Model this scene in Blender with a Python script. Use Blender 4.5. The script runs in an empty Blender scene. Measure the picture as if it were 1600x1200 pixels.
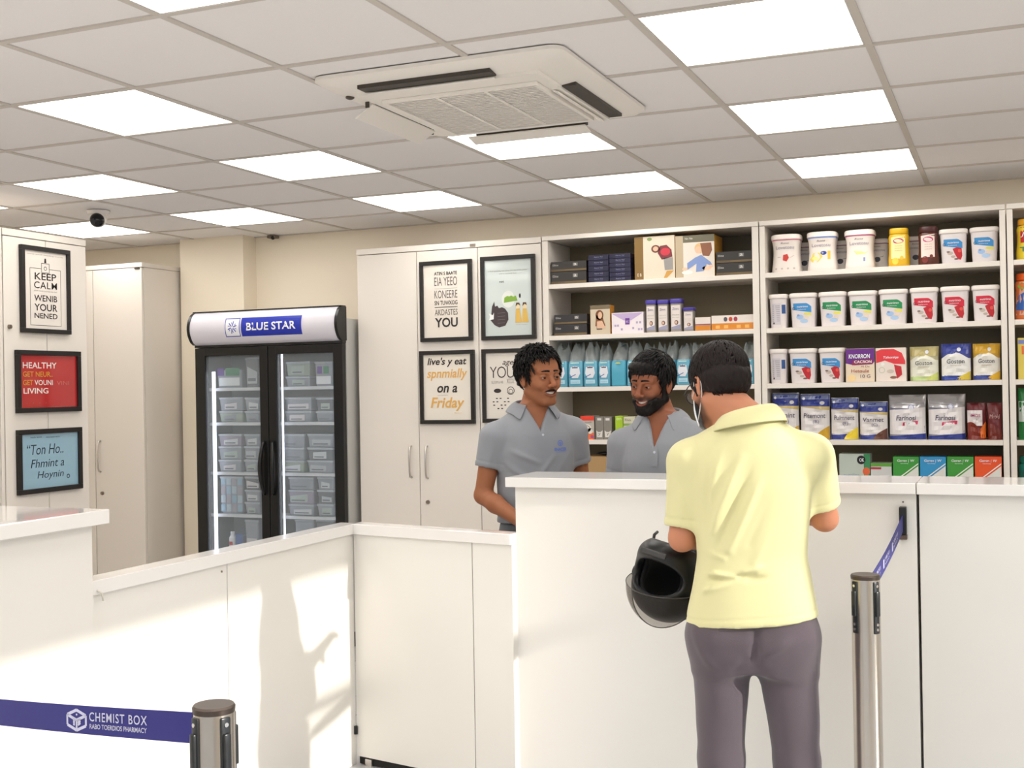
import bpy, bmesh, math, random
import numpy as np
from mathutils import Vector, Matrix, noise
random.seed(7)
S = bpy.context.scene
COL = S.collection

# ------------------------------------------------------------------ camera
FPX = 1849.6
CAMH = 1.6
_yaw, _pit, _rol = 0.397567, 0.003452, -0.017140
def _basis():
    F = Vector((-math.sin(_yaw)*math.cos(_pit), math.cos(_yaw)*math.cos(_pit), math.sin(_pit)))
    R = Vector((math.cos(_yaw), math.sin(_yaw), 0)); U = R.cross(F)
    return F, R*math.cos(_rol)+U*math.sin(_rol), -R*math.sin(_rol)+U*math.cos(_rol)
_F, _R, _U = _basis()
cam_d = bpy.data.cameras.new('camera'); cam = bpy.data.objects.new('camera', cam_d); COL.objects.link(cam)
cam_d.sensor_width = 36; cam_d.lens = 36*FPX/1600; cam_d.clip_start = 0.05; cam_d.clip_end = 100
cam.matrix_world = Matrix(((_R.x, _U.x, -_F.x, 0), (_R.y, _U.y, -_F.y, 0), (_R.z, _U.z, -_F.z, CAMH), (0, 0, 0, 1)))
S.camera = cam

def hexlin(c):
    return tuple((v/255/12.92 if v/255 <= .04045 else ((v/255+.055)/1.055)**2.4) for v in c)

# ------------------------------------------------------------------ world, sun, exposure
S.view_settings.view_transform = 'Standard'; S.view_settings.look = 'None'
S.view_settings.gamma = 1; S.view_settings.use_curve_mapping = False
S.view_settings.exposure = -0.06
PANEL_STRENGTH = 6.5
w = bpy.data.worlds.new('sky'); S.world = w; w.use_nodes = True
bgn = w.node_tree.nodes['Background']; bgn.inputs[0].default_value = (0.78, 0.89, 1.0, 1); bgn.inputs[1].default_value = 1.9
sd = bpy.data.lights.new('sun', 'SUN'); sd.energy = 3.8; sd.angle = math.radians(0.9); sd.color = (1, .95, .88)
sun = bpy.data.objects.new('sun', sd); COL.objects.link(sun)
sun.rotation_euler = Vector((-1, .14, -.34)).to_track_quat('-Z', 'Y').to_euler()
sun.location = (6, 2, 5)

# ------------------------------------------------------------------ helpers
def at(x, y, Y):
    """point of the plane y = Y that the photograph shows at pixel x, y -> (X, Z)"""
    d = _F+_R*((x-800)/FPX)-_U*((y-600)/FPX); t = Y/d.y
    return d.x*t, CAMH+d.z*t
def at_x(x, y, X):
    d = _F+_R*((x-800)/FPX)-_U*((y-600)/FPX); t = X/d.x
    return d.y*t, CAMH+d.z*t

def tag(o, label=None, cat=None, group=None, kind=None):
    if label: o['label'] = label
    if cat: o['category'] = cat
    if group: o['group'] = group
    if kind: o['kind'] = kind
    return o
def thing(name, label, cat, loc=(0, 0, 0), rz=0, group=None):
    o = bpy.data.objects.new(name, None); COL.objects.link(o); o.empty_display_size = .05
    o.location = loc; o.rotation_euler = (0, 0, rz)
    return tag(o, label, cat, group)

MATS = {}
def mat(name, rgb=(200, 200, 200), rough=.5, metal=0, spec=.5, bump=0, bscale=80, var=0, coat=0, trans=0, alpha=1, sheen=0, emit=0, ior=1.45, stretch=None, sss=0):
    if name in MATS: return MATS[name]
    m = bpy.data.materials.new(name); m.use_nodes = True; MATS[name] = m
    nt = m.node_tree; b = nt.nodes['Principled BSDF']; lin = hexlin(rgb)
    b.inputs['Base Color'].default_value = (*lin, 1); b.inputs['Roughness'].default_value = rough
    b.inputs['Metallic'].default_value = metal; b.inputs['Specular IOR Level'].default_value = spec
    b.inputs['Coat Weight'].default_value = coat; b.inputs['Coat Roughness'].default_value = .08
    b.inputs['Transmission Weight'].default_value = trans; b.inputs['Alpha'].default_value = alpha
    b.inputs['Sheen Weight'].default_value = sheen; b.inputs['IOR'].default_value = ior
    if sss:
        b.inputs['Subsurface Weight'].default_value = sss; b.inputs['Subsurface Radius'].default_value = (1, .35, .2); b.inputs['Subsurface Scale'].default_value = .006
    if emit:
        b.inputs['Emission Color'].default_value = (*lin, 1); b.inputs['Emission Strength'].default_value = emit
    if bump or var:
        tc = nt.nodes.new('ShaderNodeTexCoord'); mp = nt.nodes.new('ShaderNodeMapping'); nz = nt.nodes.new('ShaderNodeTexNoise')
        nz.inputs['Scale'].default_value = bscale; nz.inputs['Detail'].default_value = 4
        if stretch: mp.inputs['Scale'].default_value = stretch
        nt.links.new(tc.outputs['Object'], mp.inputs[0]); nt.links.new(mp.outputs[0], nz.inputs['Vector'])
        if bump:
            bp = nt.nodes.new('ShaderNodeBump'); bp.inputs['Strength'].default_value = bump; bp.inputs['Distance'].default_value = .002
            nt.links.new(nz.outputs['Fac'], bp.inputs['Height']); nt.links.new(bp.outputs[0], b.inputs['Normal'])
        if var:
            rp = nt.nodes.new('ShaderNodeValToRGB')
            rp.color_ramp.elements[0].position = .3; rp.color_ramp.elements[1].position = .7
            rp.color_ramp.elements[0].color = (*[v*(1-var) for v in lin], 1); rp.color_ramp.elements[1].color = (*[min(1, v*(1+var)) for v in lin], 1)
            nt.links.new(nz.outputs['Fac'], rp.inputs[0]); nt.links.new(rp.outputs[0], b.inputs['Base Color'])
    return m
def mcol(rgb, rough=.45, **k):
    return mat('print_%02x%02x%02x_%d' % (*rgb, int(rough*100)), rgb, rough, **k)
def clear_mat(name, rgb, mixf=.25, rough=.08):
    """thin clear plastic: see-through with a glossy skin"""
    if name in MATS: return MATS[name]
    m = bpy.data.materials.new(name); m.use_nodes = True; MATS[name] = m; nt = m.node_tree
    for n in list(nt.nodes): nt.nodes.remove(n)
    out = nt.nodes.new('ShaderNodeOutputMaterial'); mx = nt.nodes.new('ShaderNodeMixShader'); mx.inputs[0].default_value = mixf
    tr = nt.nodes.new('ShaderNodeBsdfTransparent'); tr.inputs[0].default_value = (*[min(1, v**.25) for v in hexlin(rgb)], 1)
    pb = nt.nodes.new('ShaderNodeBsdfPrincipled'); pb.inputs['Base Color'].default_value = (*hexlin(rgb), 1); pb.inputs['Roughness'].default_value = rough
    nt.links.new(tr.outputs[0], mx.inputs[1]); nt.links.new(pb.outputs[0], mx.inputs[2]); nt.links.new(mx.outputs[0], out.inputs[0])
    return m

def link(name, me, m=None, parent=None, smooth=False):
    o = bpy.data.objects.new(name, me); COL.objects.link(o)
    if m is not None:
        for mm in (m if isinstance(m, (list, tuple)) else [m]): me.materials.append(mm)
    if smooth:
        me.shade_smooth()
    if parent is not None: o.parent = parent
    return o
class MB:
    """a mesh collector"""
    def __init__(s): s.bm = bmesh.new(); s.mi = 0
    def _fin(s, fs):
        for f in fs: f.material_index = s.mi
    def box(s, x0, x1, y0, y1, z0, z1, bev=0):
        r = bmesh.ops.create_cube(s.bm, size=1, matrix=Matrix.Translation(((x0+x1)/2, (y0+y1)/2, (z0+z1)/2)) @ Matrix.Diagonal((abs(x1-x0), abs(y1-y0), abs(z1-z0), 1)))
        vs = r['verts']; fs = {f for v in vs for f in v.link_faces}; s._fin(fs)
        if bev:
            es = list({e for v in vs for e in v.link_edges})
            rb = bmesh.ops.bevel(s.bm, geom=es, offset=bev, segments=2, affect='EDGES', profile=.5); s._fin(rb['faces'])
        return s
    def obox(s, M, sx, sy, sz, bev=0):
        r = bmesh.ops.create_cube(s.bm, size=1, matrix=M @ Matrix.Diagonal((sx, sy, sz, 1)))
        vs = r['verts']; fs = {f for v in vs for f in v.link_faces}; s._fin(fs)
        if bev:
            rb = bmesh.ops.bevel(s.bm, geom=list({e for v in vs for e in v.link_edges}), offset=bev, segments=2, affect='EDGES', profile=.5); s._fin(rb['faces'])
        return s
    def quad(s, a, b, c, d):
        s._fin([s.bm.faces.new([s.bm.verts.new(p) for p in (a, b, c, d)])]); return s
    def poly(s, pts):
        s._fin([s.bm.faces.new([s.bm.verts.new(p) for p in pts])]); return s
    def cyl(s, p0, p1, r0, r1=None, n=24, cap=True):
        p0, p1 = Vector(p0), Vector(p1); r1 = r0 if r1 is None else r1
        q = (p1-p0).to_track_quat('Z', 'Y').to_matrix(); rings = []
        for p, r in ((p0, r0), (p1, r1)):
            rings.append([s.bm.verts.new(p+q @ Vector((r*math.cos(2*math.pi*k/n), r*math.sin(2*math.pi*k/n), 0))) for k in range(n)])
        fs = [s.bm.faces.new((rings[0][k], rings[0][(k+1) % n], rings[1][(k+1) % n], rings[1][k])) for k in range(n)]
        if cap: fs += [s.bm.faces.new(rings[0][::-1]), s.bm.faces.new(rings[1])]
        s._fin(fs); return s
    def tube(s, pts, r, n=10, cap=True, flat=None):
        pts = [Vector(p) for p in pts]; rings = []; up = Vector((0, 0, 1)); prev = None
        for i, p in enumerate(pts):
            t = (pts[min(i+1, len(pts)-1)]-pts[max(i-1, 0)]).normalized()
            if prev is None:
                a = t.cross(up)
                if a.length < .01: a = t.cross(Vector((0, 1, 0)))
            else: a = prev-t*prev.dot(t)
            a.normalize(); prev = a; b = t.cross(a)
            rr = r[i] if isinstance(r, (list, tuple)) else r
            rings.append([s.bm.verts.new(p+a*(rr*math.cos(2*math.pi*k/n))+b*(rr*math.sin(2*math.pi*k/n))) for k in range(n)])
        fs = []
        for i in range(len(rings)-1):
            for k in range(n): fs.append(s.bm.faces.new((rings[i][k], rings[i][(k+1) % n], rings[i+1][(k+1) % n], rings[i+1][k])))
        if cap: fs += [s.bm.faces.new(rings[0][::-1]), s.bm.faces.new(rings[-1])]
        s._fin(fs); return s
    def loft(s, rings, capb=True, capt=True, closed=True):
        R = [[s.bm.verts.new(p) for p in r] for r in rings]; n = len(R[0]); fs = []
        for i in range(len(R)-1):
            for k in range(n if closed else n-1): fs.append(s.bm.faces.new((R[i][k], R[i][(k+1) % n], R[i+1][(k+1) % n], R[i+1][k])))
        if capb: fs.append(s.bm.faces.new(R[0][::-1]))
        if capt: fs.append(s.bm.faces.new(R[-1]))
        s._fin(fs); return s
    def sphere(s, c, r, sx=1, sy=1, sz=1, seg=20):
        rr = bmesh.ops.create_uvsphere(s.bm, u_segments=seg, v_segments=max(6, seg*2//3), radius=r, matrix=Matrix.Translation(c) @ Matrix.Diagonal((sx, sy, sz, 1)))
        s._fin({f for v in rr['verts'] for f in v.link_faces}); return s
    def build(s, name, m, parent=None, smooth=False, auto=None):
        me = bpy.data.meshes.new(name); bmesh.ops.recalc_face_normals(s.bm, faces=s.bm.faces); s.bm.to_mesh(me); s.bm.free()
        o = link(name, me, m, parent, smooth)
        if auto is not None:
            me.shade_smooth()
            bmx = bmesh.new(); bmx.from_mesh(me)
            for e in bmx.edges:
                if len(e.link_faces) == 2 and e.calc_face_angle(0) > math.radians(auto): e.smooth = False
            bmx.to_mesh(me); bmx.free()
        return o
def struct(name, mb, m, auto=None):
    o = mb.build(name, m, None, auto=auto); o['kind'] = 'structure'; return o

# ---- lettering: turned into meshes
_txt = {}
def text_verts(body, italic=0, bold=0, space=1.0):
    key = (body, italic, bold, space)
    if key in _txt: return _txt[key]
    cu = bpy.data.curves.new('t', 'FONT'); cu.body = body; cu.resolution_u = 3; cu.shear = italic; cu.offset = bold; cu.space_character = space
    cu.align_x = 'CENTER'
    ob = bpy.data.objects.new('t', cu); COL.objects.link(ob)
    dg = bpy.context.evaluated_depsgraph_get(); me = bpy.data.meshes.new_from_object(ob.evaluated_get(dg))
    v = [tuple(p.co) for p in me.vertices]; f = [tuple(p.vertices) for p in me.polygons]
    bpy.data.objects.remove(ob); bpy.data.curves.remove(cu); bpy.data.meshes.remove(me)
    xs = [p[0] for p in v]; ys = [p[1] for p in v]
    x0, x1, y0, y1 = min(xs), max(xs), min(ys), max(ys)
    v = [((p[0]-x0)/(x1-x0), (p[1]-y0)/(y1-y0)) for p in v]
    _txt[key] = (v, f, (x1-x0)/(y1-y0)); return _txt[key]
class Decal:
    """flat prints (polygons, bands, words) in u,v metres, laid on a surface by fn(u,v,lift)->point"""
    def __init__(s, fn): s.fn = fn; s.v = []; s.f = []; s.mi = []; s.m = []; s.lift = .0006
    def _m(s, m):
        if m not in s.m: s.m.append(m)
        return s.m.index(m)
    def text(s, body, u, v, w, h, m, **k):
        tv, tf, _ = text_verts(body, **k); b = len(s.v); i = s._m(m)
        for a, c in tv: s.v.append(s.fn(u-w/2+a*w, v+c*h, s.lift*2))
        for f in tf: s.f.append([b+q for q in f]); s.mi.append(i)
        return s
    def poly(s, pts, m, lift=None):
        b = len(s.v); i = s._m(m); l = s.lift if lift is None else lift
        for a, c in pts: s.v.append(s.fn(a, c, l))
        s.f.append(list(range(b, len(s.v)))); s.mi.append(i); return s
    def band(s, u0, u1, lo, hi, m, nu=10, nv=4, lift=None):
        b = len(s.v); i = s._m(m); l = s.lift if lift is None else lift
        for a in range(nu+1):
            u = u0+(u1-u0)*a/nu; t = a/nu; p = lo(t) if callable(lo) else lo; q = hi(t) if callable(hi) else hi
            for c in range(nv+1): s.v.append(s.fn(u, p+(q-p)*c/nv, l))
        for a in range(nu):
            for c in range(nv):
                k = b+a*(nv+1)+c; s.f.append([k, k+nv+1, k+nv+2, k+1]); s.mi.append(i)
        return s
    def disc(s, u, v, r, m, ry=None, n=16, lift=None):
        ry = ry or r
        return s.poly([(u+r*math.cos(2*math.pi*k/n), v+ry*math.sin(2*math.pi*k/n)) for k in range(n)], m, lift)
    def ring(s, u, v, r, w, m, n=24):
        for k in range(n):
            a, b = 2*math.pi*k/n, 2*math.pi*(k+1)/n
            s.poly([(u+r*math.cos(a), v+r*math.sin(a)), (u+r*math.cos(b), v+r*math.sin(b)), (u+(r-w)*math.cos(b), v+(r-w)*math.sin(b)), (u+(r-w)*math.cos(a), v+(r-w)*math.sin(a))], m)
        return s
    def line(s, a, b, w, m):
        a, b = Vector(a), Vector(b); d = (b-a).normalized(); n = Vector((-d.y, d.x))*w/2
        return s.poly([tuple(a-n), tuple(b-n), tuple(b+n), tuple(a+n)], m, s.lift*1.5)
    def build(s, name, parent):
        me = bpy.data.meshes.new(name); me.from_pydata([tuple(p) for p in s.v], [], s.f)
        o = link(name, me, None, parent)
        for m in s.m: me.materials.append(m)
        for p, i in zip(me.polygons, s.mi): p.material_index = i
        return o
# ================================================================== room shell
CEIL = 2.667
WB = 6.85
M_wall = mat('wall_paint', (242, 230, 210), .7, bump=.05, bscale=300)
M_lam = mat('white_laminate', (230, 222, 213), .33, spec=.4, bump=.02, bscale=400)
M_lamc = mat('counter_laminate', (233, 229, 222), .3, spec=.5)
M_slab = mat('counter_slab', (238, 234, 230), .12, spec=.6, coat=.3)
M_seam = mat('dark_seam', (60, 55, 50), .8)
M_tile = mat('ceiling_tile', (240, 237, 237), .85, bump=.25, bscale=500, var=.02)
M_bar = mat('ceiling_bar', (205, 198, 190), .5)
M_black = mat('black_frame', (28, 24, 23), .35)
M_chrome = mat('brushed_steel', (205, 200, 195), .28, 1)
M_blackp = mat('black_plastic', (22, 22, 24), .35)
M_dark = mat('dark_matter', (26, 24, 22), .7)

XL, XR, YF, YB = -6.9, 2.3, -2.6, WB
def floor_mat():
    m = mat('floor_tile', (170, 168, 166), .35, spec=.4); nt = m.node_tree; b = nt.nodes['Principled BSDF']
    tc = nt.nodes.new('ShaderNodeTexCoord'); br = nt.nodes.new('ShaderNodeTexBrick'); br.offset = 0
    br.inputs['Scale'].default_value = 1; br.inputs['Brick Width'].default_value = .6; br.inputs['Row Height'].default_value = .6; br.inputs['Mortar Size'].default_value = .003
    br.inputs['Color1'].default_value = (*hexlin((192, 190, 190)), 1); br.inputs['Color2'].default_value = (*hexlin((184, 182, 182)), 1); br.inputs['Mortar'].default_value = (*hexlin((110, 105, 100)), 1)
    nt.links.new(tc.outputs['Object'], br.inputs['Vector']); nt.links.new(br.outputs['Color'], b.inputs['Base Color']); return m
struct('floor', MB().box(XL-.2, XR+.2, YF-.2, YB+.2, -.1, 0), floor_mat())

# suspended ceiling: tiles, T-bars; columns of the grid
gx = {i: -.391+.6*i for i in range(-12, 7)}
gx[-5] += .03; gx[-6] -= .02; gx[-7] -= .02
gy = {j: 3.2987+.6*j for j in range(-10, 6)}
LIGHTS = [(i, j) for i in (1, -1, -3, -5, -7, -9) for j in (-8, -6, -4, -2, 0, 2, 4) if not (i == -3 and j == 0)]
LIGHTS = [(i, j) for i, j in LIGHTS if gy[j] > YF and gx[i] > XL]
mb = MB(); xs = [XL]+[gx[i] for i in range(-10, 5) if XL < gx[i] < XR]+[XR]; ys = [YF]+[gy[j] for j in range(-9, 6) if YF < gy[j] < YB]+[YB]
lset = {(round(gx[i], 3), round(gy[j], 3)) for i, j in LIGHTS}
for a in range(len(xs)-1):
    for b in range(len(ys)-1):
        if (round(xs[a], 3), round(ys[b], 3)) in lset: continue
        mb.box(xs[a]+.002, xs[a+1]-.002, ys[b]+.002, ys[b+1]-.002, CEIL+.004, CEIL+.02)
struct('ceiling', mb, M_tile)
mb = MB()
for x in xs[1:-1]: mb.box(x-.012, x+.012, YF, YB, CEIL-.001, CEIL+.006)
for b, y in enumerate(ys[1:-1]): mb.box(XL, XR, y-.012, y+.012, CEIL-.0015, CEIL+.0055)
mb.box(XL, XR, YB-.02, YB, CEIL-.002, CEIL+.004); mb.box(XL, XL+.02, YF, YB, CEIL-.002, CEIL+.004)
struct('trim_1', mb, M_bar)
struct('trim_2', MB().box(XL-.2, XR+.2, YF-.2, YB+.2, CEIL+.3, CEIL+.4), M_dark)   # slab above the suspended ceiling
struct('wall_back', MB().box(XL-.2, XR+.2, YB, YB+.2, 0, CEIL+.3), M_wall)
struct('wall_left', MB().box(XL-.2, XL, YF-.2, YB, 0, CEIL+.3), M_wall)
struct('column', MB().box(-5.30, -4.775, 6.70, 6.90, 0, CEIL+.01), M_wall)['label'] = 'pale square column beside the cooler'
# right wall with the glazed opening the sun comes through
mb = MB(); OP0, OP1, OH = 1.2, 3.76, 2.55
mb.box(XR, XR+.12, OP1, YB, 0, CEIL+.3); mb.box(XR, XR+.12, YF-.2, OP0, 0, CEIL+.3); mb.box(XR, XR+.12, OP0, OP1, OH, CEIL+.3)
struct('wall_right', mb, M_wall)
fr = MB()
fr.box(XR+.02, XR+.08, 3.16, 3.20, 0, OH); fr.box(XR+.02, XR+.08, 3.20, 3.76, 1.98, 2.04)
struct('window_1', fr, M_blackp)
mb = MB(); mb.box(XL, -4.5, YF-.2, YF, 0, CEIL+.3); mb.box(1.9, XR, YF-.2, YF, 0, CEIL+.3); mb.box(-4.5, 1.9, YF-.2, YF, 2.5, CEIL+.3)
struct('wall_front', mb, M_wall)
fr = MB()
for x in (-4.47, -2.9, -1.3, .3, 1.87): fr.box(x-.03, x+.03, YF-.14, YF-.08, 0, 2.5)
fr.box(-4.5, 1.9, YF-.14, YF-.08, 0, .06); struct('window_2', fr, M_blackp)
# pavement outside, so the glass fronts look onto something
tag(struct('ground', MB().box(-30, 30, -30, 30, -.3, -.12), mat('pavement', (170, 162, 150), .9, var=.1, bscale=3)), 'pavement outside the shop')

# ================================================================== ceiling lights
M_led = mat('led_diffuser', (255, 252, 246), .5, emit=PANEL_STRENGTH)
cols = {1: 'sixth', -1: 'rightmost', -3: 'second', -5: 'third', -7: 'fourth', -9: 'fifth'}
rows = {4: 'nearest the back wall', 2: 'second from the back wall', 0: 'third from the back wall', -2: 'fourth from the back wall'}
special = {(-1, 4): 'small bright ceiling panel above the right shelf bay, nearest the back wall', (-1, 2): 'bright ceiling panel above the shelves, in the middle of the rightmost row',
 (-1, 0): 'largest bright ceiling panel at the top right, to the right of the air conditioner', (-3, 4): 'bright ceiling panel just behind the one partly hidden by the air conditioner',
 (-3, 2): 'bright ceiling panel partly hidden behind the air conditioner', (-3, -2): 'bright ceiling panel cut by the top edge of the photo, left of the middle',
 (-5, 4): 'bright ceiling panel above the tall framed-poster cabinets, nearest the wall', (-5, 2): 'bright ceiling panel left of the air conditioner, above the drinks-style cooler',
 (-5, 0): 'large bright ceiling panel at the upper left of the photo', (-7, 4): 'bright ceiling panel above the column and the cooler, close to the back wall',
 (-7, 2): 'bright ceiling panel in front of the black dome camera, left side', (-9, 4): 'bright ceiling panel behind the black dome camera, far left',
 (-7, 0): 'bright ceiling panel whose corner just shows at the left edge, upper one', (-9, 2): 'bright ceiling panel whose corner just shows at the left edge, lower one'}
for i, j in LIGHTS:
    if (i, j) in special: lb = special[(i, j)]
    else: lb = 'bright square ceiling panel outside the photo, behind or beside the viewer'
    x0, x1, y0, y1 = gx[i]+.013, gx[i+1]-.013, gy[j]+.013, gy[j+1]-.013
    t = thing('ceiling_light', lb, 'light', ((x0+x1)/2, (y0+y1)/2, CEIL), group='ceiling light panels')
    hx, hy = (x1-x0)/2, (y1-y0)/2
    MB().box(-hx+.004, hx-.004, -hy+.004, hy-.004, .001, .012).build('diffuser', M_led, t)
    f = MB(); f.box(-hx, -hx+.004, -hy, hy, 0, .014); f.box(hx-.004, hx, -hy, hy, 0, .014); f.box(-hx+.004, hx-.004, -hy, -hy+.004, 0, .014); f.box(-hx+.004, hx-.004, hy-.004, hy, 0, .014)
    f.build('frame', mat('light_frame', (235, 232, 228), .4), t)

# ================================================================== air conditioner cassette
t = thing('air_conditioner', 'white ceiling cassette air conditioner with slatted intake and open flaps', 'air conditioner', (-1.72, 3.93, CEIL))
M_ac = mat('ac_plastic', (240, 235, 228), .4)
hw, hd = .455, .485
r = MB()
def rr(w_, d_, z, rad, n=6):
    pts = []
    for cx, cy, a0 in ((w_-rad, d_-rad, 0), (-w_+rad, d_-rad, 90), (-w_+rad, -d_+rad, 180), (w_-rad, -d_+rad, 270)):
        for k in range(n+1):
            a = math.radians(a0+90*k/n); pts.append((cx+rad*math.cos(a), cy+rad*math.sin(a), z))
    return pts
r.loft([rr(hw, hd, 0, .05), rr(hw, hd, -.012, .05), rr(hw-.02, hd-.02, -.026, .05), rr(.335, .37, -.040, .01)], capb=False)
# intake surround
r.box(-.335, .335, -.37, .37, -.052, -.035)
r.build('fascia', M_ac, t, auto=25)
# intake slats
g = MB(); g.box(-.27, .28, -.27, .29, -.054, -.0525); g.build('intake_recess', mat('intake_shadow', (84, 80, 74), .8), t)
g = MB()
for k in range(28):
    y = -.262+k*.0198; g.box(-.2695, .2795, y, y+.0095, -.060, -.0545)
for x in (-.085, .10): g.box(x-.006, x+.006, -.2695, .2895, -.0625, -.0602)
g.box(-.2845, .2945, -.285, -.270, -.065, -.0525); g.box(-.2845, .2945, .290, .305, -.065, -.0525); g.box(-.285, -.2702, -.2698, .2898, -.065, -.0525); g.box(.2802, .295, -.2698, .2898, -.065, -.0525)
g.build('intake_grille', M_ac, t)
M_slot = mat('vent_dark', (62, 56, 50), .5)
for nm, (x0, x1, y0, y1) in {'back': (-.25, .22, .43, .455), 'near': (-.3, .19, -.43, -.375), 'right': (.315, .385, -.15, .37), 'left': (-.385, -.36, -.18, .25)}.items():
    o = MB().box(x0, x1, y0, y1, -.0445, -.018).build('air_outlet', M_slot, t)
def flap(M, w_, l_):
    return MB().obox(M, w_, l_, .006, .002).build('flap', M_ac, t)
RX = lambda a: Matrix.Rotation(math.radians(a), 4, 'X'); RY = lambda a: Matrix.Rotation(math.radians(a), 4, 'Y')
TR = lambda *p: Matrix.Translation(p)
flap(TR(-.03, .455, -.058) @ RX(-12), .5, .075)
flap(TR(-.055, -.372, -.05) @ RX(-14), .48, .012)
flap(TR(-.395, .03, -.066) @ RY(-32), .085, .50)
flap(TR(.312, .1, -.058) @ RY(20), .02, .50)
for y in (-.228, .284): MB().box(-.385, -.37, y, y+.004, -.056, -.035).build('flap_hinge', M_slot, t)
MB().sphere((-.405, -.30, -.033), .016, sz=.5).build('sensor', mat('sensor_dark', (80, 70, 62), .4), t, True)

# ================================================================== dome camera and small sensor
x, y = -4.85, 5.40
t = thing('security_camera', 'white and black dome camera on the ceiling before the far left light panel', 'security camera', (x, y, CEIL))
MB().cyl((0, 0, 0), (0, 0, -.02), .065, .06, 28).build('base', mat('cam_white', (235, 230, 225), .4), t, auto=30)
m = MB(); m.sphere((.02, -.02, -.05), .048); m.build('dome_housing', mat('cam_white'), t, True)
m = MB(); m.sphere((.030, -.042, -.060), .042); m.build('lens_ball', mat('cam_black', (14, 14, 16), .12), t, True)
MB().cyl((.036, -.075, -.070), (.038, -.085, -.073), .018, .015, 20).build('lens', mat('cam_lens', (40, 42, 48), .05), t, auto=30)
t = thing('motion_sensor', 'tiny dark sensor under the ceiling beside the column', 'sensor', (-4.60, 6.80, CEIL))
MB().box(-.03, .03, -.03, .03, -.022, 0, .004).build('housing', mat('sensor_body', (120, 108, 96), .5), t)
MB().sphere((.015, -.025, -.02), .014).build('lens', M_blackp, t, True)

# ================================================================== tall storage cabinets
def handle(parent, x, y, z0, z1, ny=-1, axis='Y'):
    m = MB(); o = .028
    P = lambda a, z: (x, y+ny*a, z) if axis == 'Y' else (x+a, y, z)
    m.tube([P(0, z1), P(o*.7, z1-.004), P(o, z1-.03), P(o*1.1, (z0+z1)/2), P(o, z0+.03), P(o*.7, z0+.004), P(0, z0)], .0058, 10)
    return m.build('handle', M_chrome, parent, True)
def lock(parent, x, y, z, axis='Y'):
    m = MB(); m.cyl((x, y, z), (x, y-.012, z) if axis == 'Y' else (x+.012, y, z), .012, .011, 18)
    return m.build('lock', mat('lock_steel', (140, 130, 120), .3, 1), parent, auto=30)
CF = 6.45
t = thing('storage_cabinet', 'tall white three-door cabinet carrying four framed posters', 'cabinet', (-3.13, 6.65, 0))
ox, oy = -3.13, 6.65
MB().box(-3.75-ox, -2.51-ox, CF+.02-oy, 6.845-oy, 0.0, 2.445).build('body', M_lam, t)
MB().box(-3.75-ox, -2.51-ox, CF-.002-oy, 6.845-oy, 2.447, 2.482, .002).build('top_rail', M_lam, t)
for x0, x1 in ((-3.745, -3.331), (-3.327, -2.921), (-2.917, -2.513)):
    d = MB().box(x0-ox, x1-ox, CF-oy, CF+.0185-oy, .08, 2.443, .0015).build('door', M_lam, t)
    if x0 < -3.7: handle(d, -3.385-ox, CF-oy, 1.065, 1.255)
    elif x0 < -3: handle(d, -3.275-ox, CF-oy, 1.06, 1.255); lock(d, -3.276-ox, CF-oy, .915)
    else: lock(d, -2.85-ox, CF-oy, .915)
MB().box(-2.965-ox, -2.93-ox, CF-.006-oy, CF-oy, 2.452, 2.468).build('catch', mat('lock_steel'), t)

t = thing('storage_cabinet', 'tall white cabinet standing alone left of the column', 'cabinet', (-5.56, 6.58, 0))
ox, oy = -5.56, 6.58
MB().box(-5.80-ox, -5.325-ox, 6.35-oy, 6.845-oy, 0, 2.45).build('body', M_lam, t)
MB().box(-5.802-ox, -5.322-ox, 6.328-oy, 6.845-oy, 2.452, 2.482, .002).build('top_rail', M_lam, t)
d = MB().box(-5.74-ox, -5.327-ox, 6.33-oy, 6.348-oy, .08, 2.448, .0015).build('door', M_lam, t)
handle(d, -5.697-ox, 6.33-oy, 1.08, 1.29); lock(d, -5.684-ox, 6.33-oy, .935)
MB().box(-5.38-ox, -5.34-ox, 6.322-oy, 6.33-oy, 2.438, 2.448).build('catch', mat('lock_dark', (60, 55, 50), .4), d)
MB().box(-5.80-ox, -5.745-ox, 6.33-oy, 6.348-oy, 0, 2.448).build('side_strip', M_lam, t)

t = thing('storage_cabinet', 'tall white cabinet at far left with three framed posters on its doors', 'cabinet', (-5.0, 4.94, 0))
ox, oy = -5.0, 4.94; XC = -4.80
MB().box(-5.2-ox, XC-.02-ox, 4.637-oy, 5.24-oy, 0, 2.44).build('body', M_lam, t)
MB().box(-5.2-ox, XC+.002-ox, 4.637-oy, 5.24-oy, 2.442, 2.478, .002).build('top_rail', M_lam, t)
for k, (y0, y1) in enumerate(((4.64, 4.935), (4.939, 5.238))):
    d = MB().box(XC-.0185-ox, XC-ox, y0-oy, y1-oy, .06, 2.438, .0015).build('door', M_lam, t)
    if k == 0: lock(d, XC-ox, 4.675-oy, 1.965, 'X')
t = thing('shelf_unit', 'open white shelf unit just showing at the left edge of the photo', 'shelf', (-5.0, 4.3, 0))
MB().box(-.2, .2, -.33, -.31, 0, 2.478).build('side_panel', M_lam, t); MB().box(-.2, .2, .312, .332, 0, 2.478).build('side_panel', M_lam, t); MB().box(-.2, -.19, -.31, .312, 0, 2.478).build('back_panel', M_lam, t)
for z in (.05, .7, 1.05, 1.4, 1.75, 2.1, 2.45): MB().box(-.189, .19, -.309, .311, z, z+.025).build('shelf_board', M_lam, t)
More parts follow.
